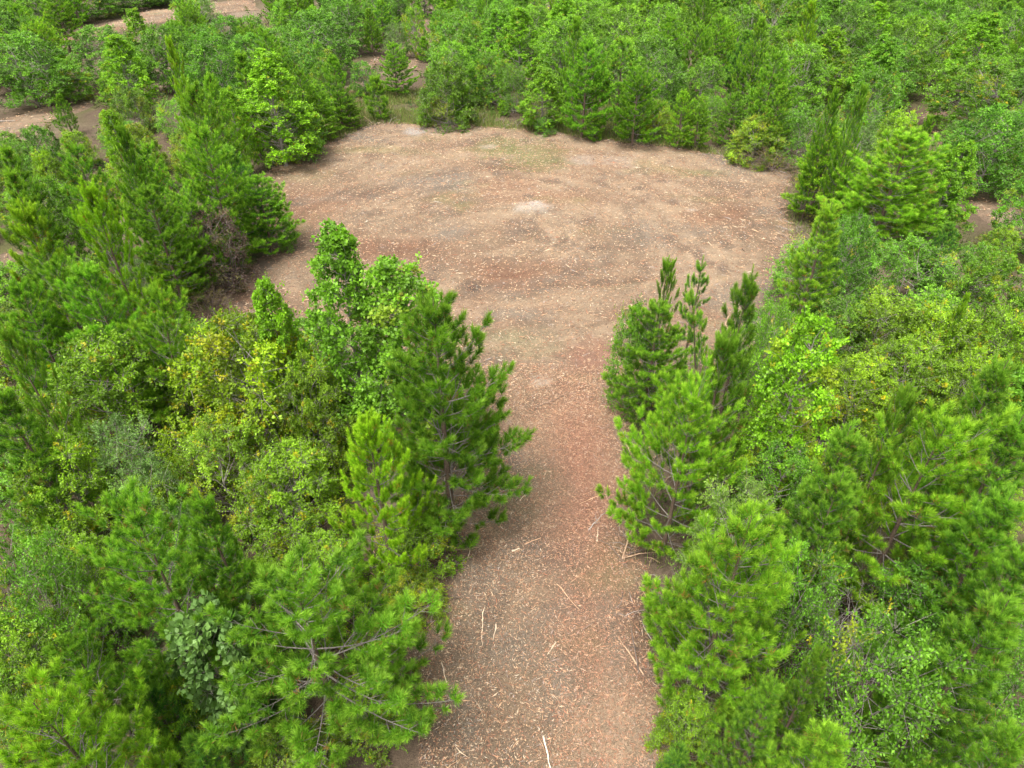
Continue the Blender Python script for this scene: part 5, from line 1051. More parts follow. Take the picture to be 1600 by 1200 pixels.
    ('fgum', 28.98, 71.2, 5.15, 1.85, 4.55, 1, (0.885, 0.895, 0.856), (0, 0), 'mid green sweetgum just behind the full pine beyond', 'sweetgum trees'),
    ('fpine', -45.27, 71.43, 4.21, 2.08, 2.2, 3, (0.981, 1.006, 1.049), (0, 0), 'mid green pine in the top corner', 'pine trees of the wood'),
    ('fgum', 9.48, 71.58, 5.24, 1.89, 3.36, 1, (1.118, 1.031, 0.865), (0, 0), 'bright green sweetgum just behind the wider far-edge pine', 'sweetgum trees'),
    ('fcandle', -2.32, 71.69, 6.26, 1.3, 4.47, 3, (1.115, 1.106, 1.102), (0, 0), 'mid green narrow pine to the right of the yellow-tipped tree', 'pine trees of the wood'),
    ('fcandle', -13.09, 71.93, 4.13, 1.19, 5.3, 0, (1.024, 0.975, 1.033), (0, 0), 'narrow pointed pine beside the narrow path', 'pine trees of the wood'),
    ('fgum', -20.36, 71.93, 4.88, 1.76, 3.54, 6, (1.12, 1.044, 0.852), (0, 0), 'bright green sweetgum to the left of the wide path oak', 'sweetgum trees'),
    ('foak', 33.31, 72.14, 4.08, 1.62, 5.42, 3, (0.773, 0.805, 0.781), (0, 0), 'dark green oak some way right of the full pine beyond', 'leafy trees of the wood'),
    ('fpine', 47.83, 72.31, 6.0, 2.11, 0.95, 7, (0.911, 0.898, 0.951), (0, 0), 'mid green pine well behind the overhanging sweetgum', 'pine trees of the wood'),
    ('foak', -15.82, 72.7, 4.89, 2.7, 0.73, 0, (0.96, 0.97, 0.877), (0, 0), 'darker oak behind the wide path oak', 'leafy trees of the wood'),
    ('foak', 20.27, 73.42, 3.91, 1.51, 1.41, 2, (1.053, 0.956, 0.796), (0, 0), 'low olive green oak just behind the full pine beyond', 'leafy trees of the wood'),
    ('fgum', 0.83, 73.49, 5.1, 1.84, 5.66, 6, (0.941, 0.927, 0.903), (0, 0), 'mid green sweetgum just behind the brownish bush', 'sweetgum trees'),
    ('foak', 43.2, 73.62, 4.82, 2.3, 1.04, 2, (1.127, 1.007, 0.867), (0, 0), 'bright green oak just behind the large olive oak', 'leafy trees of the wood'),
    ('fpine', -42.92, 74.01, 5.48, 2.13, 5.08, 0, (0.918, 0.881, 0.895), (0, 0), 'dark tall pine at the top edge behind the bare path', 'pine trees of the wood'),
    ('foak', 37.04, 74.08, 4.17, 1.95, 3.1, 6, (0.903, 0.895, 0.887), (0, 0), 'dark green oak some way left of the large olive oak', 'leafy trees of the wood'),
    ('fcandle', 4.34, 74.18, 6.63, 1.3, 1.91, 2, (1.165, 1.056, 0.661), (0, 0), 'yellowish narrow pine just behind the dark far-edge pine', 'pine trees of the wood'),
    ('fgum', -6.13, 74.34, 5.0, 1.8, 4.26, 3, (1.273, 1.124, 0.79), (0, 0), 'yellowish sweetgum to the right of the pointed pine', 'sweetgum trees'),
    ('foak', -48.2, 74.54, 4.26, 1.97, 3.62, 2, (0.879, 0.824, 0.964), (0, 0), 'grey-green oak just behind the wide shady oak', 'leafy trees of the wood'),
    ('fgum', 15.0, 74.61, 5.85, 2.11, 0.47, 0, (1.228, 1.082, 0.716), (0, 0), 'yellowish sweetgum well behind the wider far-edge pine', 'sweetgum trees'),
    ('foak', 31.52, 75.27, 6.23, 2.69, 4.77, 0, (0.844, 0.892, 0.87), (0, 0), 'mid green oak well behind the full pine beyond', 'leafy trees of the wood'),
    ('fpine', -31.11, 75.3, 4.61, 1.88, 6.01, 1, (1.209, 1.14, 0.997), (0, 0), 'bright green pine to the left of the dark round oak', 'pine trees of the wood'),
    ('foak', -22.15, 75.37, 4.09, 1.61, 3.61, 4, (1.278, 1.229, 1.029), (0, 0), 'bright green oak to the left of the wide path oak', 'leafy trees of the wood'),
    ('fpine', 46.76, 75.42, 4.25, 1.52, 5.92, 2, (1.033, 0.977, 0.984), (0, 0), 'mid green pine just behind the large olive oak', 'pine trees of the wood'),
    ('fpine', 49.63, 75.46, 4.9, 1.8, 0.02, 0, (0.844, 0.911, 0.866), (0, 0), 'mid green pine well behind the big bright pine', 'pine trees of the wood'),
    ('fpine', 27.58, 75.72, 5.78, 2.06, 6.26, 6, (1.081, 1.087, 1.238), (0, 0), 'grey-green pine just behind the full pine beyond', 'pine trees of the wood'),
    ('foak', 10.66, 75.84, 4.95, 2.42, 2.33, 2, (1.393, 1.237, 0.832), (0, 0), 'yellowish oak just behind the dark far-edge pine', 'leafy trees of the wood'),
    ('fpine', -12.71, 76.14, 4.23, 1.78, 5.5, 2, (1.247, 1.186, 0.99), (0, 0), 'bright green pine to the right of the pointed pine', 'pine trees of the wood'),
    ('fpine', 24.17, 76.21, 6.54, 2.11, 2.23, 2, (1.122, 1.003, 0.854), (0, 0), 'bright green pine some way right of the wider far-edge pine', 'pine trees of the wood'),
    ('fpine', -17.65, 76.27, 5.07, 1.89, 2.06, 2, (1.004, 0.993, 1.009), (0, 0), 'mid green pine to the left of the pointed pine', 'pine trees of the wood'),
    ('foak', 40.07, 76.35, 4.21, 1.95, 1.69, 2, (0.844, 0.861, 0.863), (0, 0), 'dark green oak well behind the large olive oak', 'leafy trees of the wood'),
    ('foak', -4.03, 76.56, 4.43, 2.09, 4.4, 6, (1.118, 1.112, 1.122), (0, 0), 'mid green oak some way right of the pointed pine', 'leafy trees of the wood'),
    ('foak', 5.85, 76.61, 4.27, 1.85, 4.79, 7, (0.986, 0.994, 0.967), (0, 0), 'mid green oak just behind the dark far-edge pine', 'leafy trees of the wood'),
    ('fgum', 19.46, 76.66, 4.9, 1.77, 4.53, 2, (1.223, 1.134, 0.978), (0, 0), 'bright green sweetgum well behind the full pine beyond', 'sweetgum trees'),
    ('fpine', 35.71, 77.05, 6.61, 2.19, 3.67, 4, (0.78, 0.765, 0.77), (0, 0), 'dark green pine some way right of the full pine beyond', 'pine trees of the wood'),
    ('foak', 0.97, 77.17, 6.32, 2.73, 0.13, 1, (1.187, 1.108, 0.888), (0, 0), 'olive green oak well behind the pine behind it', 'leafy trees of the wood'),
    ('foak', -50.58, 77.76, 3.93, 1.96, 0.36, 3, (1.084, 1.071, 1.014), (0, 0), 'low mid green oak just behind the wide shady oak', 'leafy trees of the wood'),
    ('foak', 15.83, 78.05, 3.91, 1.75, 2.18, 5, (1.159, 1.005, 0.715), (0, 0), 'low yellowish oak just behind the wider far-edge pine', 'leafy trees of the wood'),
    ('fpine', 45.46, 78.22, 5.59, 2.0, 2.44, 7, (1.079, 1.115, 1.116), (0, 0), 'mid green pine some way right of the rounded bush', 'pine trees of the wood'),
    ('fpine', 50.59, 78.75, 6.69, 2.37, 1.04, 3, (0.871, 0.898, 0.891), (0, 0), 'mid green pine some way right of the dark candle twin', 'pine trees of the wood'),
    ('fpine', 32.48, 78.8, 5.05, 1.74, 1.78, 2, (0.821, 0.848, 0.845), (0, 0), 'dark green pine well behind the full pine beyond', 'pine trees of the wood'),
    ('foak', 8.85, 78.82, 3.81, 1.73, 2.39, 2, (1.183, 1.16, 0.883), (0, 0), 'low olive green oak just behind the dark far-edge pine', 'leafy trees of the wood'),
    ('fgum', 21.89, 78.83, 5.27, 1.9, 4.18, 7, (0.855, 0.849, 0.858), (0, 0), 'mid green sweetgum well behind the wider far-edge pine', 'sweetgum trees'),
    ('myrtle', -31.48, 79.09, 3.91, 2.27, 1.93, 0, (1.102, 1.055, 1.288), (0, 0), 'grey-green feathery tree in front of the upper bare path', 'shrubs of the wood'),
    ('fpine', -7.14, 79.09, 3.91, 1.43, 1.1, 2, (0.871, 0.874, 0.83), (0, 0), 'pine at the top edge beside the narrow path', 'pine trees of the wood'),
    ('fpine', 42.33, 79.19, 4.9, 1.61, 1.83, 3, (1.017, 1.04, 1.038), (0, 0), 'mid green pine well behind the tall candle pine', 'pine trees of the wood'),
    ('foak', -13.42, 79.69, 4.39, 1.96, 0.22, 0, (0.795, 0.838, 0.823), (0, 0), 'dark oak just behind the pointed pine', 'leafy trees of the wood'),
    ('foak', 38.71, 79.69, 4.84, 2.21, 3.88, 0, (1.264, 1.143, 0.927), (0, 0), 'olive green oak some way left of the large olive oak', 'leafy trees of the wood'),
    ('foak', 27.64, 79.94, 6.18, 3.01, 0.87, 6, (0.958, 0.989, 0.947), (0, 0), 'broad dark green oak well behind the full pine beyond', 'leafy trees of the wood'),
    ('foak', -2.5, 80.0, 3.91, 1.69, 5.6, 2, (1.01, 1.059, 1.064), (0, 0), 'low mid green oak to the right of the yellow-tipped tree', 'leafy trees of the wood'),
    ('foak', 12.72, 80.12, 5.72, 2.42, 4.86, 7, (1.024, 1.053, 1.061), (0, 0), 'mid green oak well behind the dark far-edge pine', 'leafy trees of the wood'),
    ('fpine', -21.75, 80.16, 6.71, 2.23, 1.37, 4, (0.934, 0.871, 0.88), (0, 0), 'mid green pine just behind the wide path oak', 'pine trees of the wood'),
    ('foak', 5.62, 80.29, 4.14, 1.83, 4.96, 1, (1.005, 0.97, 0.804), (0, 0), 'bright green oak well behind the brownish bush', 'leafy trees of the wood'),
    ('foak', -49.24, 80.85, 4.25, 1.96, 3.33, 6, (1.276, 1.167, 0.965), (0, 0), 'olive green oak just behind the wide shady oak', 'leafy trees of the wood'),
    ('fpine', -17.67, 81.29, 5.32, 2.2, 0.98, 7, (1.066, 1.072, 1.081), (0, 0), 'mid green pine to the left of the yellow-tipped tree', 'pine trees of the wood'),
    ('fpine', 44.61, 81.61, 6.03, 2.4, 6.0, 0, (1.026, 1.086, 1.061), (0, 0), 'mid green pine some way right of the full pine beyond', 'pine trees of the wood'),
    ('fpine', 48.69, 81.75, 5.25, 1.98, 5.98, 4, (1.039, 0.987, 0.834), (0, 0), 'bright green pine just behind the large olive oak', 'pine trees of the wood'),
    ('fgum', 54.37, 81.76, 6.08, 2.19, 0.33, 6, (1.392, 1.287, 0.861), (0, 0), 'yellowish sweetgum well behind the vine-covered mound', 'sweetgum trees'),
    ('foak', 19.78, 81.97, 5.65, 2.85, 2.94, 6, (1.159, 1.066, 0.851), (0, 0), 'olive green oak some way right of the dark far-edge pine', 'leafy trees of the wood'),
    ('foak', -33.56, 82.02, 4.98, 2.07, 3.23, 1, (1.199, 1.173, 0.947), (0, 0), 'bright green oak just behind the dark round oak', 'leafy trees of the wood'),
    ('fgum', 31.93, 82.36, 5.43, 1.96, 2.64, 3, (1.013, 1.06, 0.989), (0, 0), 'mid green sweetgum well behind the dark candle twin', 'sweetgum trees'),
    ('fgum', -5.65, 82.56, 5.2, 1.87, 2.72, 6, (1.193, 1.074, 0.697), (0, 0), 'yellowish sweetgum some way right of the pointed pine', 'sweetgum trees'),
    ('fgum', -54.1, 82.67, 5.66, 2.04, 4.52, 0, (0.93, 0.921, 0.911), (0, 0), 'mid green sweetgum just behind the wide shady oak', 'sweetgum trees'),
    ('foak', 10.59, 82.7, 4.28, 1.67, 5.16, 0, (1.108, 1.031, 0.847), (0, 0), 'olive green oak well behind the far-edge sweetgum', 'leafy trees of the wood'),
    ('fgum', 1.36, 82.77, 5.3, 1.91, 3.73, 0, (1.056, 1.111, 1.124), (0, 0), 'mid green sweetgum well behind the pine behind it', 'sweetgum trees'),
    ('fgum', -24.23, 82.81, 3.64, 1.15, 3.8, 0, (1.231, 1.093, 0.907), (0, 0), 'bright slim sweetgum at the top edge', 'sweetgum trees'),
    ('foak', 35.08, 82.89, 4.16, 1.8, 5.86, 5, (1.326, 1.297, 1.037), (0, 0), 'bright green oak well behind the full pine beyond', 'leafy trees of the wood'),
    ('fpine', 23.36, 83.05, 5.88, 2.01, 2.11, 4, (0.98, 1.01, 1.162), (0, 0), 'grey-green pine well behind the full pine beyond', 'pine trees of the wood'),
    ('fcandle', 6.14, 83.12, 7.09, 1.3, 2.79, 5, (0.796, 0.84, 0.753), (0, 0), 'tall dark green narrow pine well behind the dark far-edge pine', 'pine trees of the wood'),
    ('fpine', 51.39, 83.14, 4.97, 1.6, 0.76, 0, (1.195, 1.171, 0.956), (0, 0), 'bright green pine well behind the large dark oak', 'pine trees of the wood'),
    ('fgum', 39.3, 83.38, 5.05, 1.82, 6.08, 5, (1.14, 0.984, 0.703), (0, 0), 'yellowish sweetgum some way left of the large olive oak', 'sweetgum trees'),
    ('foak', 13.84, 83.71, 5.49, 2.27, 0.69, 7, (0.934, 0.968, 0.958), (0, 0), 'mid green oak well behind the pointed bright pine', 'leafy trees of the wood'),
    ('foak', -12.93, 84.51, 4.66, 2.29, 2.31, 0, (0.88, 0.876, 0.922), (0, 0), 'mid green oak just behind the yellow-tipped tree', 'leafy trees of the wood'),
    ('fgum', -22.62, 84.72, 4.83, 1.74, 2.71, 4, (1.114, 1.046, 0.696), (0, 0), 'yellowish sweetgum just behind the wide path oak', 'sweetgum trees'),
    ('fpine', -18.59, 84.98, 6.69, 2.64, 5.89, 7, (1.003, 0.993, 1.002), (0, 0), 'mid green pine some way left of the yellow-tipped tree', 'pine trees of the wood'),
    ('foak', 42.87, 85.01, 4.26, 1.71, 2.86, 4, (0.999, 0.977, 1.197), (0, 0), 'grey-green oak well behind the large olive oak', 'leafy trees of the wood'),
    ('fpine', 28.57, 85.03, 4.96, 1.98, 1.89, 4, (1.094, 1.058, 0.904), (0, 0), 'bright green pine well behind the full pine beyond', 'pine trees of the wood'),
    ('fpine', -50.39, 85.04, 5.84, 2.04, 3.54, 3, (0.836, 0.836, 0.786), (0, 0), 'dark green pine just behind the grey-green oak', 'pine trees of the wood'),
    ('fpine', -47.3, 85.31, 4.28, 1.75, 0.89, 6, (1.073, 1.122, 1.099), (0, 0), 'mid green pine just behind the grey-green oak', 'pine trees of the wood'),
    ('fgum', 16.63, 85.34, 4.85, 1.75, 2.53, 1, (1.154, 0.995, 0.718), (0, 0), 'yellowish sweetgum some way left of the full pine beyond', 'sweetgum trees'),
    ('foak', 25.33, 85.48, 4.17, 1.66, 2.56, 4, (1.379, 1.225, 0.821), (0, 0), 'yellowish oak well behind the full pine beyond', 'leafy trees of the wood'),
    ('foak', 54.31, 85.57, 5.19, 2.55, 2.01, 3, (1.241, 1.139, 0.772), (0, 0), 'yellowish oak well behind the large olive oak', 'leafy trees of the wood'),
    ('foak', -56.4, 85.59, 5.93, 2.8, 1.06, 0, (1.074, 1.104, 1.14), (0, 0), 'mid green oak just behind the wide shady oak', 'leafy trees of the wood'),
    ('foak', 10.49, 85.63, 4.42, 1.8, 5.4, 6, (1.273, 1.176, 0.931), (0, 0), 'olive green oak well behind the wider far-edge pine', 'leafy trees of the wood'),
    ('fpine', 47.77, 85.7, 5.3, 1.96, 3.57, 6, (0.893, 0.865, 0.907), (0, 0), 'mid green pine well behind the large dark oak', 'pine trees of the wood'),
    ('fgum', -5.24, 85.76, 6.45, 2.32, 5.08, 1, (1.301, 1.238, 0.83), (0, 0), 'yellowish sweetgum to the right of the yellow-tipped tree', 'sweetgum trees'),
    ('fcandle', 0.24, 85.85, 6.67, 1.3, 3.03, 4, (0.913, 0.9, 0.9), (0, 0), 'mid green narrow pine some way right of the yellow-tipped tree', 'pine trees of the wood'),
    ('fgum', 6.91, 86.0, 5.35, 1.93, 4.77, 6, (1.42, 1.298, 0.832), (0, 0), 'yellowish sweetgum just behind the dark far-edge pine', 'sweetgum trees'),
    ('fpine', 38.29, 86.16, 5.2, 1.98, 0.94, 2, (1.162, 1.117, 1.106), (0, 0), 'mid green pine some way left of the large olive oak', 'pine trees of the wood'),
    ('fpine', -35.47, 86.48, 4.34, 1.59, 5.51, 3, (0.722, 0.77, 0.698), (0, 0), 'dark green pine just behind the dark round oak', 'pine trees of the wood'),
    ('fpine', -25.96, 86.54, 4.67, 1.52, 1.95, 7, (0.905, 0.92, 0.963), (0, 0), 'mid green pine some way left of the pointed pine', 'pine trees of the wood'),
    ('foak', 4.17, 87.04, 3.86, 1.59, 2.03, 2, (1.178, 1.04, 0.719), (0, 0), 'low yellowish oak just behind the dark far-edge pine', 'leafy trees of the wood'),
    ('foak', -2.5, 87.27, 3.85, 1.74, 4.59, 1, (1.089, 1.017, 0.817), (0, 0), 'low bright green oak to the right of the yellow-tipped tree', 'leafy trees of the wood'),
    ('fgum', -14.65, 87.4, 5.55, 2.0, 4.68, 4, (1.402, 1.237, 0.827), (0, 0), 'yellowish sweetgum just behind the pointed pine', 'sweetgum trees'),
    ('fpine', 31.77, 87.41, 5.15, 1.91, 4.79, 3, (1.104, 1.13, 1.152), (0, 0), 'mid green pine well behind the dark candle twin', 'pine trees of the wood'),
    ('foak', 50.32, 87.44, 3.92, 1.66, 2.51, 4, (1.107, 1.031, 1.261), (0, 0), 'low grey-green oak just behind the large olive oak', 'leafy trees of the wood'),
    ('foak', -22.34, 87.57, 4.16, 1.98, 5.11, 0, (0.903, 0.852, 1.02), (0, 0), 'grey-green oak just behind the wide path oak', 'leafy trees of the wood'),
    ('fpine', 56.59, 88.09, 4.54, 1.64, 2.23, 0, (1.132, 1.094, 0.915), (0, 0), 'bright green pine well behind the large olive oak', 'pine trees of the wood'),
    ('fpine', 44.51, 88.19, 6.02, 2.27, 4.73, 4, (1.09, 1.075, 1.099), (0, 0), 'mid green pine well behind the vine-covered mound', 'pine trees of the wood'),
    ('fpine', 41.07, 88.2, 4.99, 1.94, 3.53, 5, (1.062, 1.035, 1.079), (0, 0), 'mid green pine well behind the rounded bush', 'pine trees of the wood'),
    ('fpine', 35.27, 88.22, 6.32, 2.29, 2.35, 5, (0.861, 0.87, 0.85), (0, 0), 'mid green pine well behind the full pine beyond', 'pine trees of the wood'),
    ('foak', 17.96, 88.25, 6.34, 2.47, 4.11, 0, (0.989, 0.982, 0.967), (0, 0), 'mid green oak well behind the wider far-edge pine', 'leafy trees of the wood'),
    ('fgum', 23.78, 88.44, 6.25, 2.25, 5.58, 4, (0.941, 0.962, 0.974), (0, 0), 'mid green sweetgum well behind the full pine beyond', 'sweetgum trees'),
    ('fpine', 28.97, 88.49, 4.58, 1.69, 4.92, 0, (1.096, 1.093, 1.045), (0, 0), 'mid green pine some way right of the wider far-edge pine', 'pine trees of the wood'),
    ('foak', 13.87, 88.68, 5.27, 2.57, 1.47, 3, (0.859, 0.846, 0.847), (0, 0), 'mid green oak some way right of the brownish bush', 'leafy trees of the wood'),
    ('foak', -0.15, 88.78, 4.15, 1.74, 2.1, 2, (1.161, 1.026, 0.658), (0, 0), 'yellowish oak some way right of the yellow-tipped tree', 'leafy trees of the wood'),
    ('foak', -53.46, 88.91, 4.19, 2.05, 0.32, 1, (0.895, 0.884, 0.852), (0, 0), 'mid green oak just behind the grey-green oak', 'leafy trees of the wood'),
    ('fgum', 8.71, 89.1, 4.85, 1.75, 2.7, 1, (0.998, 0.958, 0.8), (0, 0), 'bright green sweetgum well behind the wider far-edge pine', 'sweetgum trees'),
    ('fpine', 47.47, 89.55, 5.91, 1.93, 5.15, 2, (1.075, 1.047, 1.083), (0, 0), 'mid green pine well behind the bright bank pine', 'pine trees of the wood'),
    ('foak', -48.23, 89.75, 3.87, 3.99, 5.99, 1, (0.89, 0.884, 0.89), (0, 0), 'olive oak at the top edge beyond the upper bare path', 'leafy trees of the wood'),
    ('fpine', -17.49, 89.78, 5.44, 2.08, 0.93, 6, (0.895, 0.891, 0.928), (0, 0), 'mid green pine just behind the pointed pine', 'pine trees of the wood'),
    ('fgum', -5.94, 89.85, 5.25, 1.89, 3.48, 6, (1.153, 1.056, 0.886), (0, 0), 'bright green sweetgum to the right of the yellow-tipped tree', 'sweetgum trees'),
    ('foak', -13.18, 90.02, 4.68, 1.88, 3.51, 2, (1.144, 1.069, 1.266), (0, 0), 'grey-green oak just behind the yellow-tipped tree', 'leafy trees of the wood'),
    ('fgum', 53.3, 90.03, 4.8, 1.73, 1.94, 0, (1.112, 1.045, 0.696), (0, 0), 'yellowish sweetgum well behind the large dark oak', 'sweetgum trees'),
    ('fpine', -24.03, 90.19, 5.48, 1.84, 6.08, 5, (1.136, 1.033, 0.895), (0, 0), 'bright green pine just behind the wide path oak', 'pine trees of the wood'),
    ('foak', 21.02, 90.46, 5.02, 2.1, 3.32, 1, (1.311, 1.191, 0.995), (0, 0), 'olive green oak well behind the pointed bright pine', 'leafy trees of the wood'),
    ('fpine', 27.19, 90.73, 5.65, 1.89, 2.34, 5, (1.146, 1.037, 0.932), (0, 0), 'bright green pine well behind the wider far-edge pine', 'pine trees of the wood'),
    ('fpine', -2.68, 91.01, 6.49, 2.16, 4.54, 7, (0.889, 0.876, 1.056), (0, 0), 'grey-green pine some way right of the yellow-tipped tree', 'pine trees of the wood'),
    ('fgum', -56.36, 91.03, 6.53, 2.35, 0.01, 5, (1.128, 1.038, 0.7), (0, 0), 'yellowish sweetgum just behind the wide shady oak', 'sweetgum trees'),
    ('fpine', 33.89, 91.09, 5.16, 1.73, 1.18, 3, (1.269, 1.136, 0.962), (0, 0), 'bright green pine well behind the dark candle twin', 'pine trees of the wood'),
    ('fpine', 56.9, 91.14, 6.57, 2.11, 4.29, 4, (0.991, 1.037, 1.009), (0, 0), 'mid green pine well behind the large olive oak', 'pine trees of the wood'),
    ('foak', 37.91, 91.21, 4.79, 2.28, 0.89, 3, (1.022, 1.0, 0.811), (0, 0), 'olive green oak well behind the full pine beyond', 'leafy trees of the wood'),
    ('fpine', 30.55, 91.22, 4.73, 1.88, 5.72, 0, (1.063, 0.987, 0.842), (0, 0), 'bright green pine well behind the rounded bush', 'pine trees of the wood'),
    ('foak', 10.87, 91.4, 5.35, 2.17, 0.23, 6, (1.073, 1.056, 1.109), (0, 0), 'mid green oak well behind the far-edge sweetgum', 'leafy trees of the wood'),
    ('foak', 2.11, 91.41, 4.6, 1.84, 1.81, 3, (1.024, 1.018, 1.031), (0, 0), 'mid green oak some way right of the yellow-tipped tree', 'leafy trees of the wood'),
    ('fgum', 44.03, 91.52, 5.5, 1.98, 4.93, 3, (1.177, 1.065, 0.674), (0, 0), 'yellowish sweetgum well behind the large olive oak', 'sweetgum trees'),
    ('foak', -20.49, 91.65, 4.15, 2.1, 2.46, 3, (1.053, 1.044, 1.049), (0, 0), 'mid green oak just behind the pointed pine', 'leafy trees of the wood'),
    ('foak', 23.71, 91.82, 3.99, 1.58, 4.63, 7, (0.996, 1.01, 1.043), (0, 0), 'low mid green oak well behind the full pine beyond', 'leafy trees of the wood'),
    ('fpine', 7.06, 91.85, 4.95, 1.89, 4.69, 3, (1.089, 1.032, 0.835), (0, 0), 'bright green pine well behind the dark far-edge pine', 'pine trees of the wood'),
    ('fgum', -10.24, 91.93, 6.39, 2.3, 5.43, 1, (1.076, 1.036, 1.011), (0, 0), 'mid green sweetgum just behind the yellow-tipped tree', 'sweetgum trees'),
    ('fgum', 18.36, 92.14, 5.69, 2.05, 3.55, 3, (1.321, 1.183, 0.815), (0, 0), 'yellowish sweetgum well behind the dark far-edge pine', 'sweetgum trees'),
    ('fpine', -27.39, 92.25, 5.62, 2.14, 4.67, 2, (1.305, 1.143, 0.994), (0, 0), 'bright green pine just behind the dark round oak', 'pine trees of the wood'),
    ('fpine', -60.37, 92.36, 5.03, 1.87, 5.66, 7, (0.915, 0.944, 0.903), (0, 0), 'mid green pine some way left of the grey-green oak', 'pine trees of the wood'),
    ('foak', 50.4, 92.43, 5.09, 2.46, 1.05, 4, (1.128, 1.118, 1.077), (0, 0), 'mid green oak well behind the large olive oak', 'leafy trees of the wood'),
    ('foak', 60.54, 92.45, 3.92, 1.66, 5.68, 1, (1.071, 1.127, 1.152), (0, 0), 'low mid green oak well behind the large olive oak', 'leafy trees of the wood'),
    ('fpine', -52.42, 92.55, 6.19, 2.47, 5.33, 2, (1.11, 1.088, 1.056), (0, 0), 'mid green pine some way left of the slim bright sweetgum', 'pine trees of the wood'),
    ('foak', -46.43, 96.08, 3.68, 4.25, 5.89, 0, (1.092, 1.0, 1.225), (0, 0), 'grey oak behind the upper bare path', 'leafy trees of the wood'),
    ('foak', -42.88, 98.66, 3.69, 3.95, 4.24, 0, (1.059, 1.076, 1.032), (0, 0), 'dark oak at the far side of the upper bare path', 'leafy trees of the wood'),
]
for a in PLANTS:
    plant(*a)

# ------------------------------------------------------------------ undergrowth, grass and the woods beyond the frame
rng = np.random.default_rng(77)


def in_open(x, y):
    s = np.max([inside(x, y, p) for p in [CLEARING, *TRACKS]], axis=0)
    return s + 0.5 * edge_wobble(x, y)


def clump_set(n_pts, seed, x0, x1, y0, y1, keep, hgt, tw, nleaf, leaf, cols, aspect=0.5, upness=1.3):
    r = np.random.default_rng(seed); x = r.uniform(x0, x1, n_pts); y = r.uniform(y0, y1, n_pts)
    k = keep(x, y, r); x, y = x[k], y[k]; n = len(x); z = ground_z(x, y)
    hh = hgt * r.uniform(0.5, 1.4, n)
    P0 = np.repeat(np.stack([x, y, z], 1), tw, 0); d = r.normal(0, 0.55, (n * tw, 3)); d[:, 2] = np.abs(d[:, 2]) + upness; d = unit(d)
    P0[:, :2] += r.normal(0, 0.22, (n * tw, 2)) * np.repeat(hh, tw)[:, None]
    P1 = P0 + d * np.repeat(hh, tw)[:, None] * r.uniform(0.5, 1.0, (n * tw, 1))
    ci = r.integers(len(cols), size=n); TC = np.repeat(np.array(cols)[ci] * r.uniform(0.75, 1.25, (n, 1)), tw, 0)
    return leaves(P0, P1, TC, nleaf, leaf, seed + 1, aspect, start=0.1)


UC = [(0.06, 0.12, 0.02), (0.085, 0.14, 0.018), (0.05, 0.10, 0.025), (0.11, 0.12, 0.02), (0.07, 0.08, 0.03)]
a = Acc()
a.add(*clump_set(2600, 301, -24, 24, 2, 32, lambda x, y, r: in_open(x, y) < -0.15 - 0.7 * r.random(len(x)), 0.75, 9, 8, 0.10, UC))
a.add(*clump_set(2400, 303, -70, 70, 30, 105, lambda x, y, r: (in_open(x, y) < -0.6) & (np.abs(x) < y * 0.75 + 4), 0.85, 6, 5, 0.20, UC))
tag(link("undergrowth", a.mesh("undergrowth", M_LEAF)), kind="stuff", label="low weeds and brush covering the floor of the wood")


def blades(n, seed, x0, x1, y0, y1, keep, L, w, cols):
    r = np.random.default_rng(seed); x = r.uniform(x0, x1, n); y = r.uniform(y0, y1, n); k = keep(x, y, r); x, y = x[k], y[k]; n = len(x)
    p = np.stack([x, y, np.maximum(ground_z(x, y), mulch_z(x, y) - 0.12)], 1); d = r.normal(0, 0.45, (n, 3)); d[:, 2] = 1; d = unit(d)
    ln = L * r.uniform(0.5, 1.3, n); sd = unit(np.cross(d, r.normal(size=(n, 3)))) * w / 2
    V = np.stack([p - sd, p + sd, p + d * ln[:, None]], 1).reshape(-1, 3); T = np.arange(n * 3).reshape(-1, 3)
    C = np.array(cols)[r.integers(len(cols), size=n)] * r.uniform(0.75, 1.25, (n, 1))
    return V, T, np.repeat(C, 3, 0)


GC = [(0.14, 0.20, 0.04), (0.19, 0.22, 0.06), (0.24, 0.20, 0.09), (0.10, 0.17, 0.03)]
a = Acc()
edge = lambda lo, hi: (lambda x, y, r: (lambda s: (s > lo) & (s < hi) & (fbm(x / 1.6, y / 1.6, 131, 3) > 0.47))(in_open(x, y)))
a.add(*blades(60000, 311, -14, 14, 44, 60, lambda x, y, r: (in_open(x, y) < 0.5) & (fbm(x / 2.2, y / 2.2, 133, 3) > 0.42), 0.45, 0.035, GC))
a.add(*blades(150000, 312, -20, 22, 3, 52, edge(-1.0, 0.35), 0.35, 0.022, GC))
wx, wy = (0.62, 45.49)
a.add(*blades(9000, 313, wx - 4, wx + 4, wy - 4, wy + 6, lambda x, y, r: (r.random(len(x)) < np.exp(-((x - wx) / 1.6) ** 2 - ((y - wy) / 2.6) ** 2)) & (fbm(x / 0.8, y / 0.8, 137, 3) > 0.45), 0.18, 0.03, GC))
a.add(*blades(40000, 314, -18, 18, 20, 50, lambda x, y, r: (in_open(x, y) > 0.3) & (fbm(x / 2.5, y / 2.0, 139, 4) > 0.63), 0.12, 0.022, GC))
tag(link("grass", a.mesh("grass", M_GRASS)), kind="stuff", label="thin grass and weeds along the edges of the clearing")

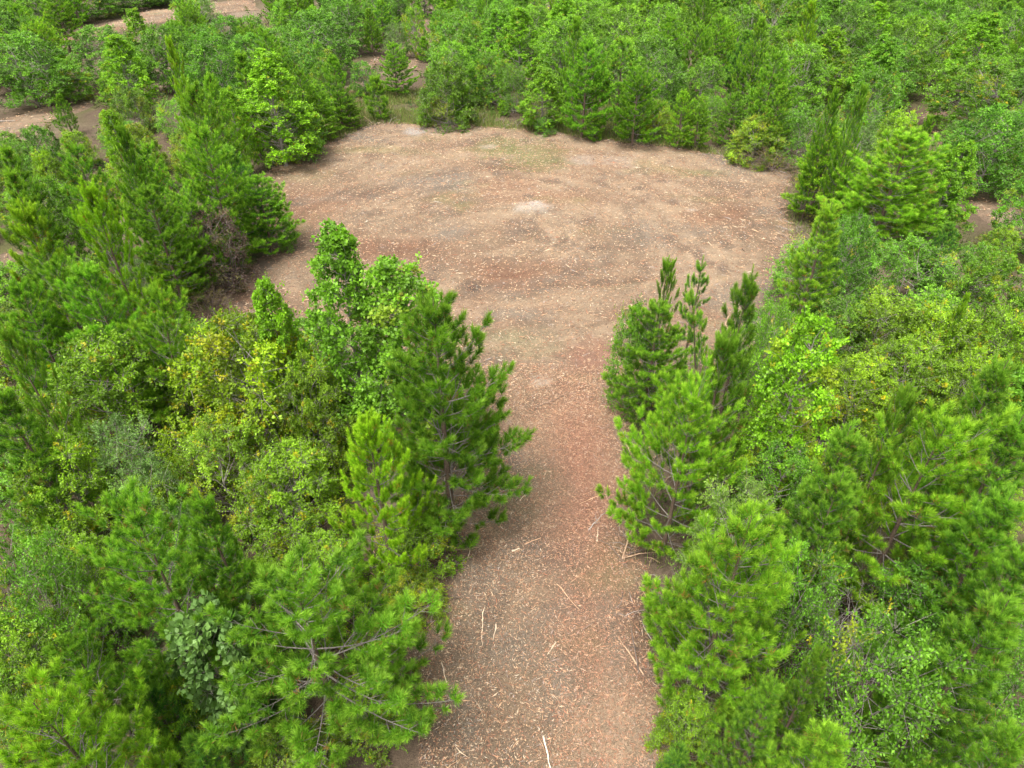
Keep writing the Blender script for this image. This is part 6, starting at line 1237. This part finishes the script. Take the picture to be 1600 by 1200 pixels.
# the wood carries on beyond the frame on all sides, as one mass: one object that scatters whole trees over points
stock = bpy.data.collections.new("wood_stock")
for key in ("oak_far", "pine_far", "gum_far"):
    for p in PROTO[key][:3]:
        o = bpy.data.objects.new("stock_" + key, p['crown']); stock.objects.link(o)
r = np.random.default_rng(9); pts, rots, scs = [], [], []
for gx in np.arange(-112, 113, 3.9):
    for gy in np.arange(-14, 132, 3.9):
        x = gx + r.uniform(-1.3, 1.3); y = gy + r.uniform(-1.3, 1.3)
        half = 0.577 * max(y, 0) + 7.4
        if y < 5: ok = 10.5 < abs(x) < 26
        elif y < 110: ok = half < abs(x) < half + 11
        else: ok = y < 128 and abs(x) < half + 6
        if not ok or in_open(np.array([x]), np.array([y]))[0] > -1.5: continue
        pts.append((x, y, float(ground_z(x, y)))); rots.append((0, 0, r.uniform(0, 2 * PI))); scs.append(r.uniform(0.72, 1.05))
m = bpy.data.meshes.new("far_woods"); m.from_pydata(pts, [], [])
for nm, ty, pr, da in (("turn", 'FLOAT_VECTOR', "vector", rots), ("size", 'FLOAT', "value", scs)):
    at = m.attributes.new(nm, ty, 'POINT'); at.data.foreach_set(pr, np.array(da, dtype=np.float32).ravel())
fw = tag(link("far_woods", m), kind="stuff", label="dense mixed wood carrying on beyond the last trees one can tell apart")
ng = bpy.data.node_groups.new("scatter_trees", 'GeometryNodeTree')
ng.interface.new_socket("Geometry", in_out='INPUT', socket_type='NodeSocketGeometry'); ng.interface.new_socket("Geometry", in_out='OUTPUT', socket_type='NodeSocketGeometry')
N, Lk = ng.nodes, ng.links
gi, go = N.new("NodeGroupInput"), N.new("NodeGroupOutput")
iop = N.new("GeometryNodeInstanceOnPoints"); ci = N.new("GeometryNodeCollectionInfo")
ci.inputs["Collection"].default_value = stock; ci.inputs["Separate Children"].default_value = True; ci.inputs["Reset Children"].default_value = True
a1 = N.new("GeometryNodeInputNamedAttribute"); a1.data_type = 'FLOAT_VECTOR'; a1.inputs["Name"].default_value = "turn"
a2 = N.new("GeometryNodeInputNamedAttribute"); a2.data_type = 'FLOAT'; a2.inputs["Name"].default_value = "size"
m2p = N.new("GeometryNodeMeshToPoints")
Lk.new(gi.outputs[0], m2p.inputs[0]); Lk.new(m2p.outputs[0], iop.inputs["Points"]); Lk.new(ci.outputs[0], iop.inputs["Instance"])
iop.inputs["Pick Instance"].default_value = True
Lk.new(a1.outputs[0], iop.inputs["Rotation"]); Lk.new(a2.outputs[0], iop.inputs["Scale"])
Lk.new(iop.outputs[0], go.inputs[0])
md = fw.modifiers.new("scatter", 'NODES'); md.node_group = ng
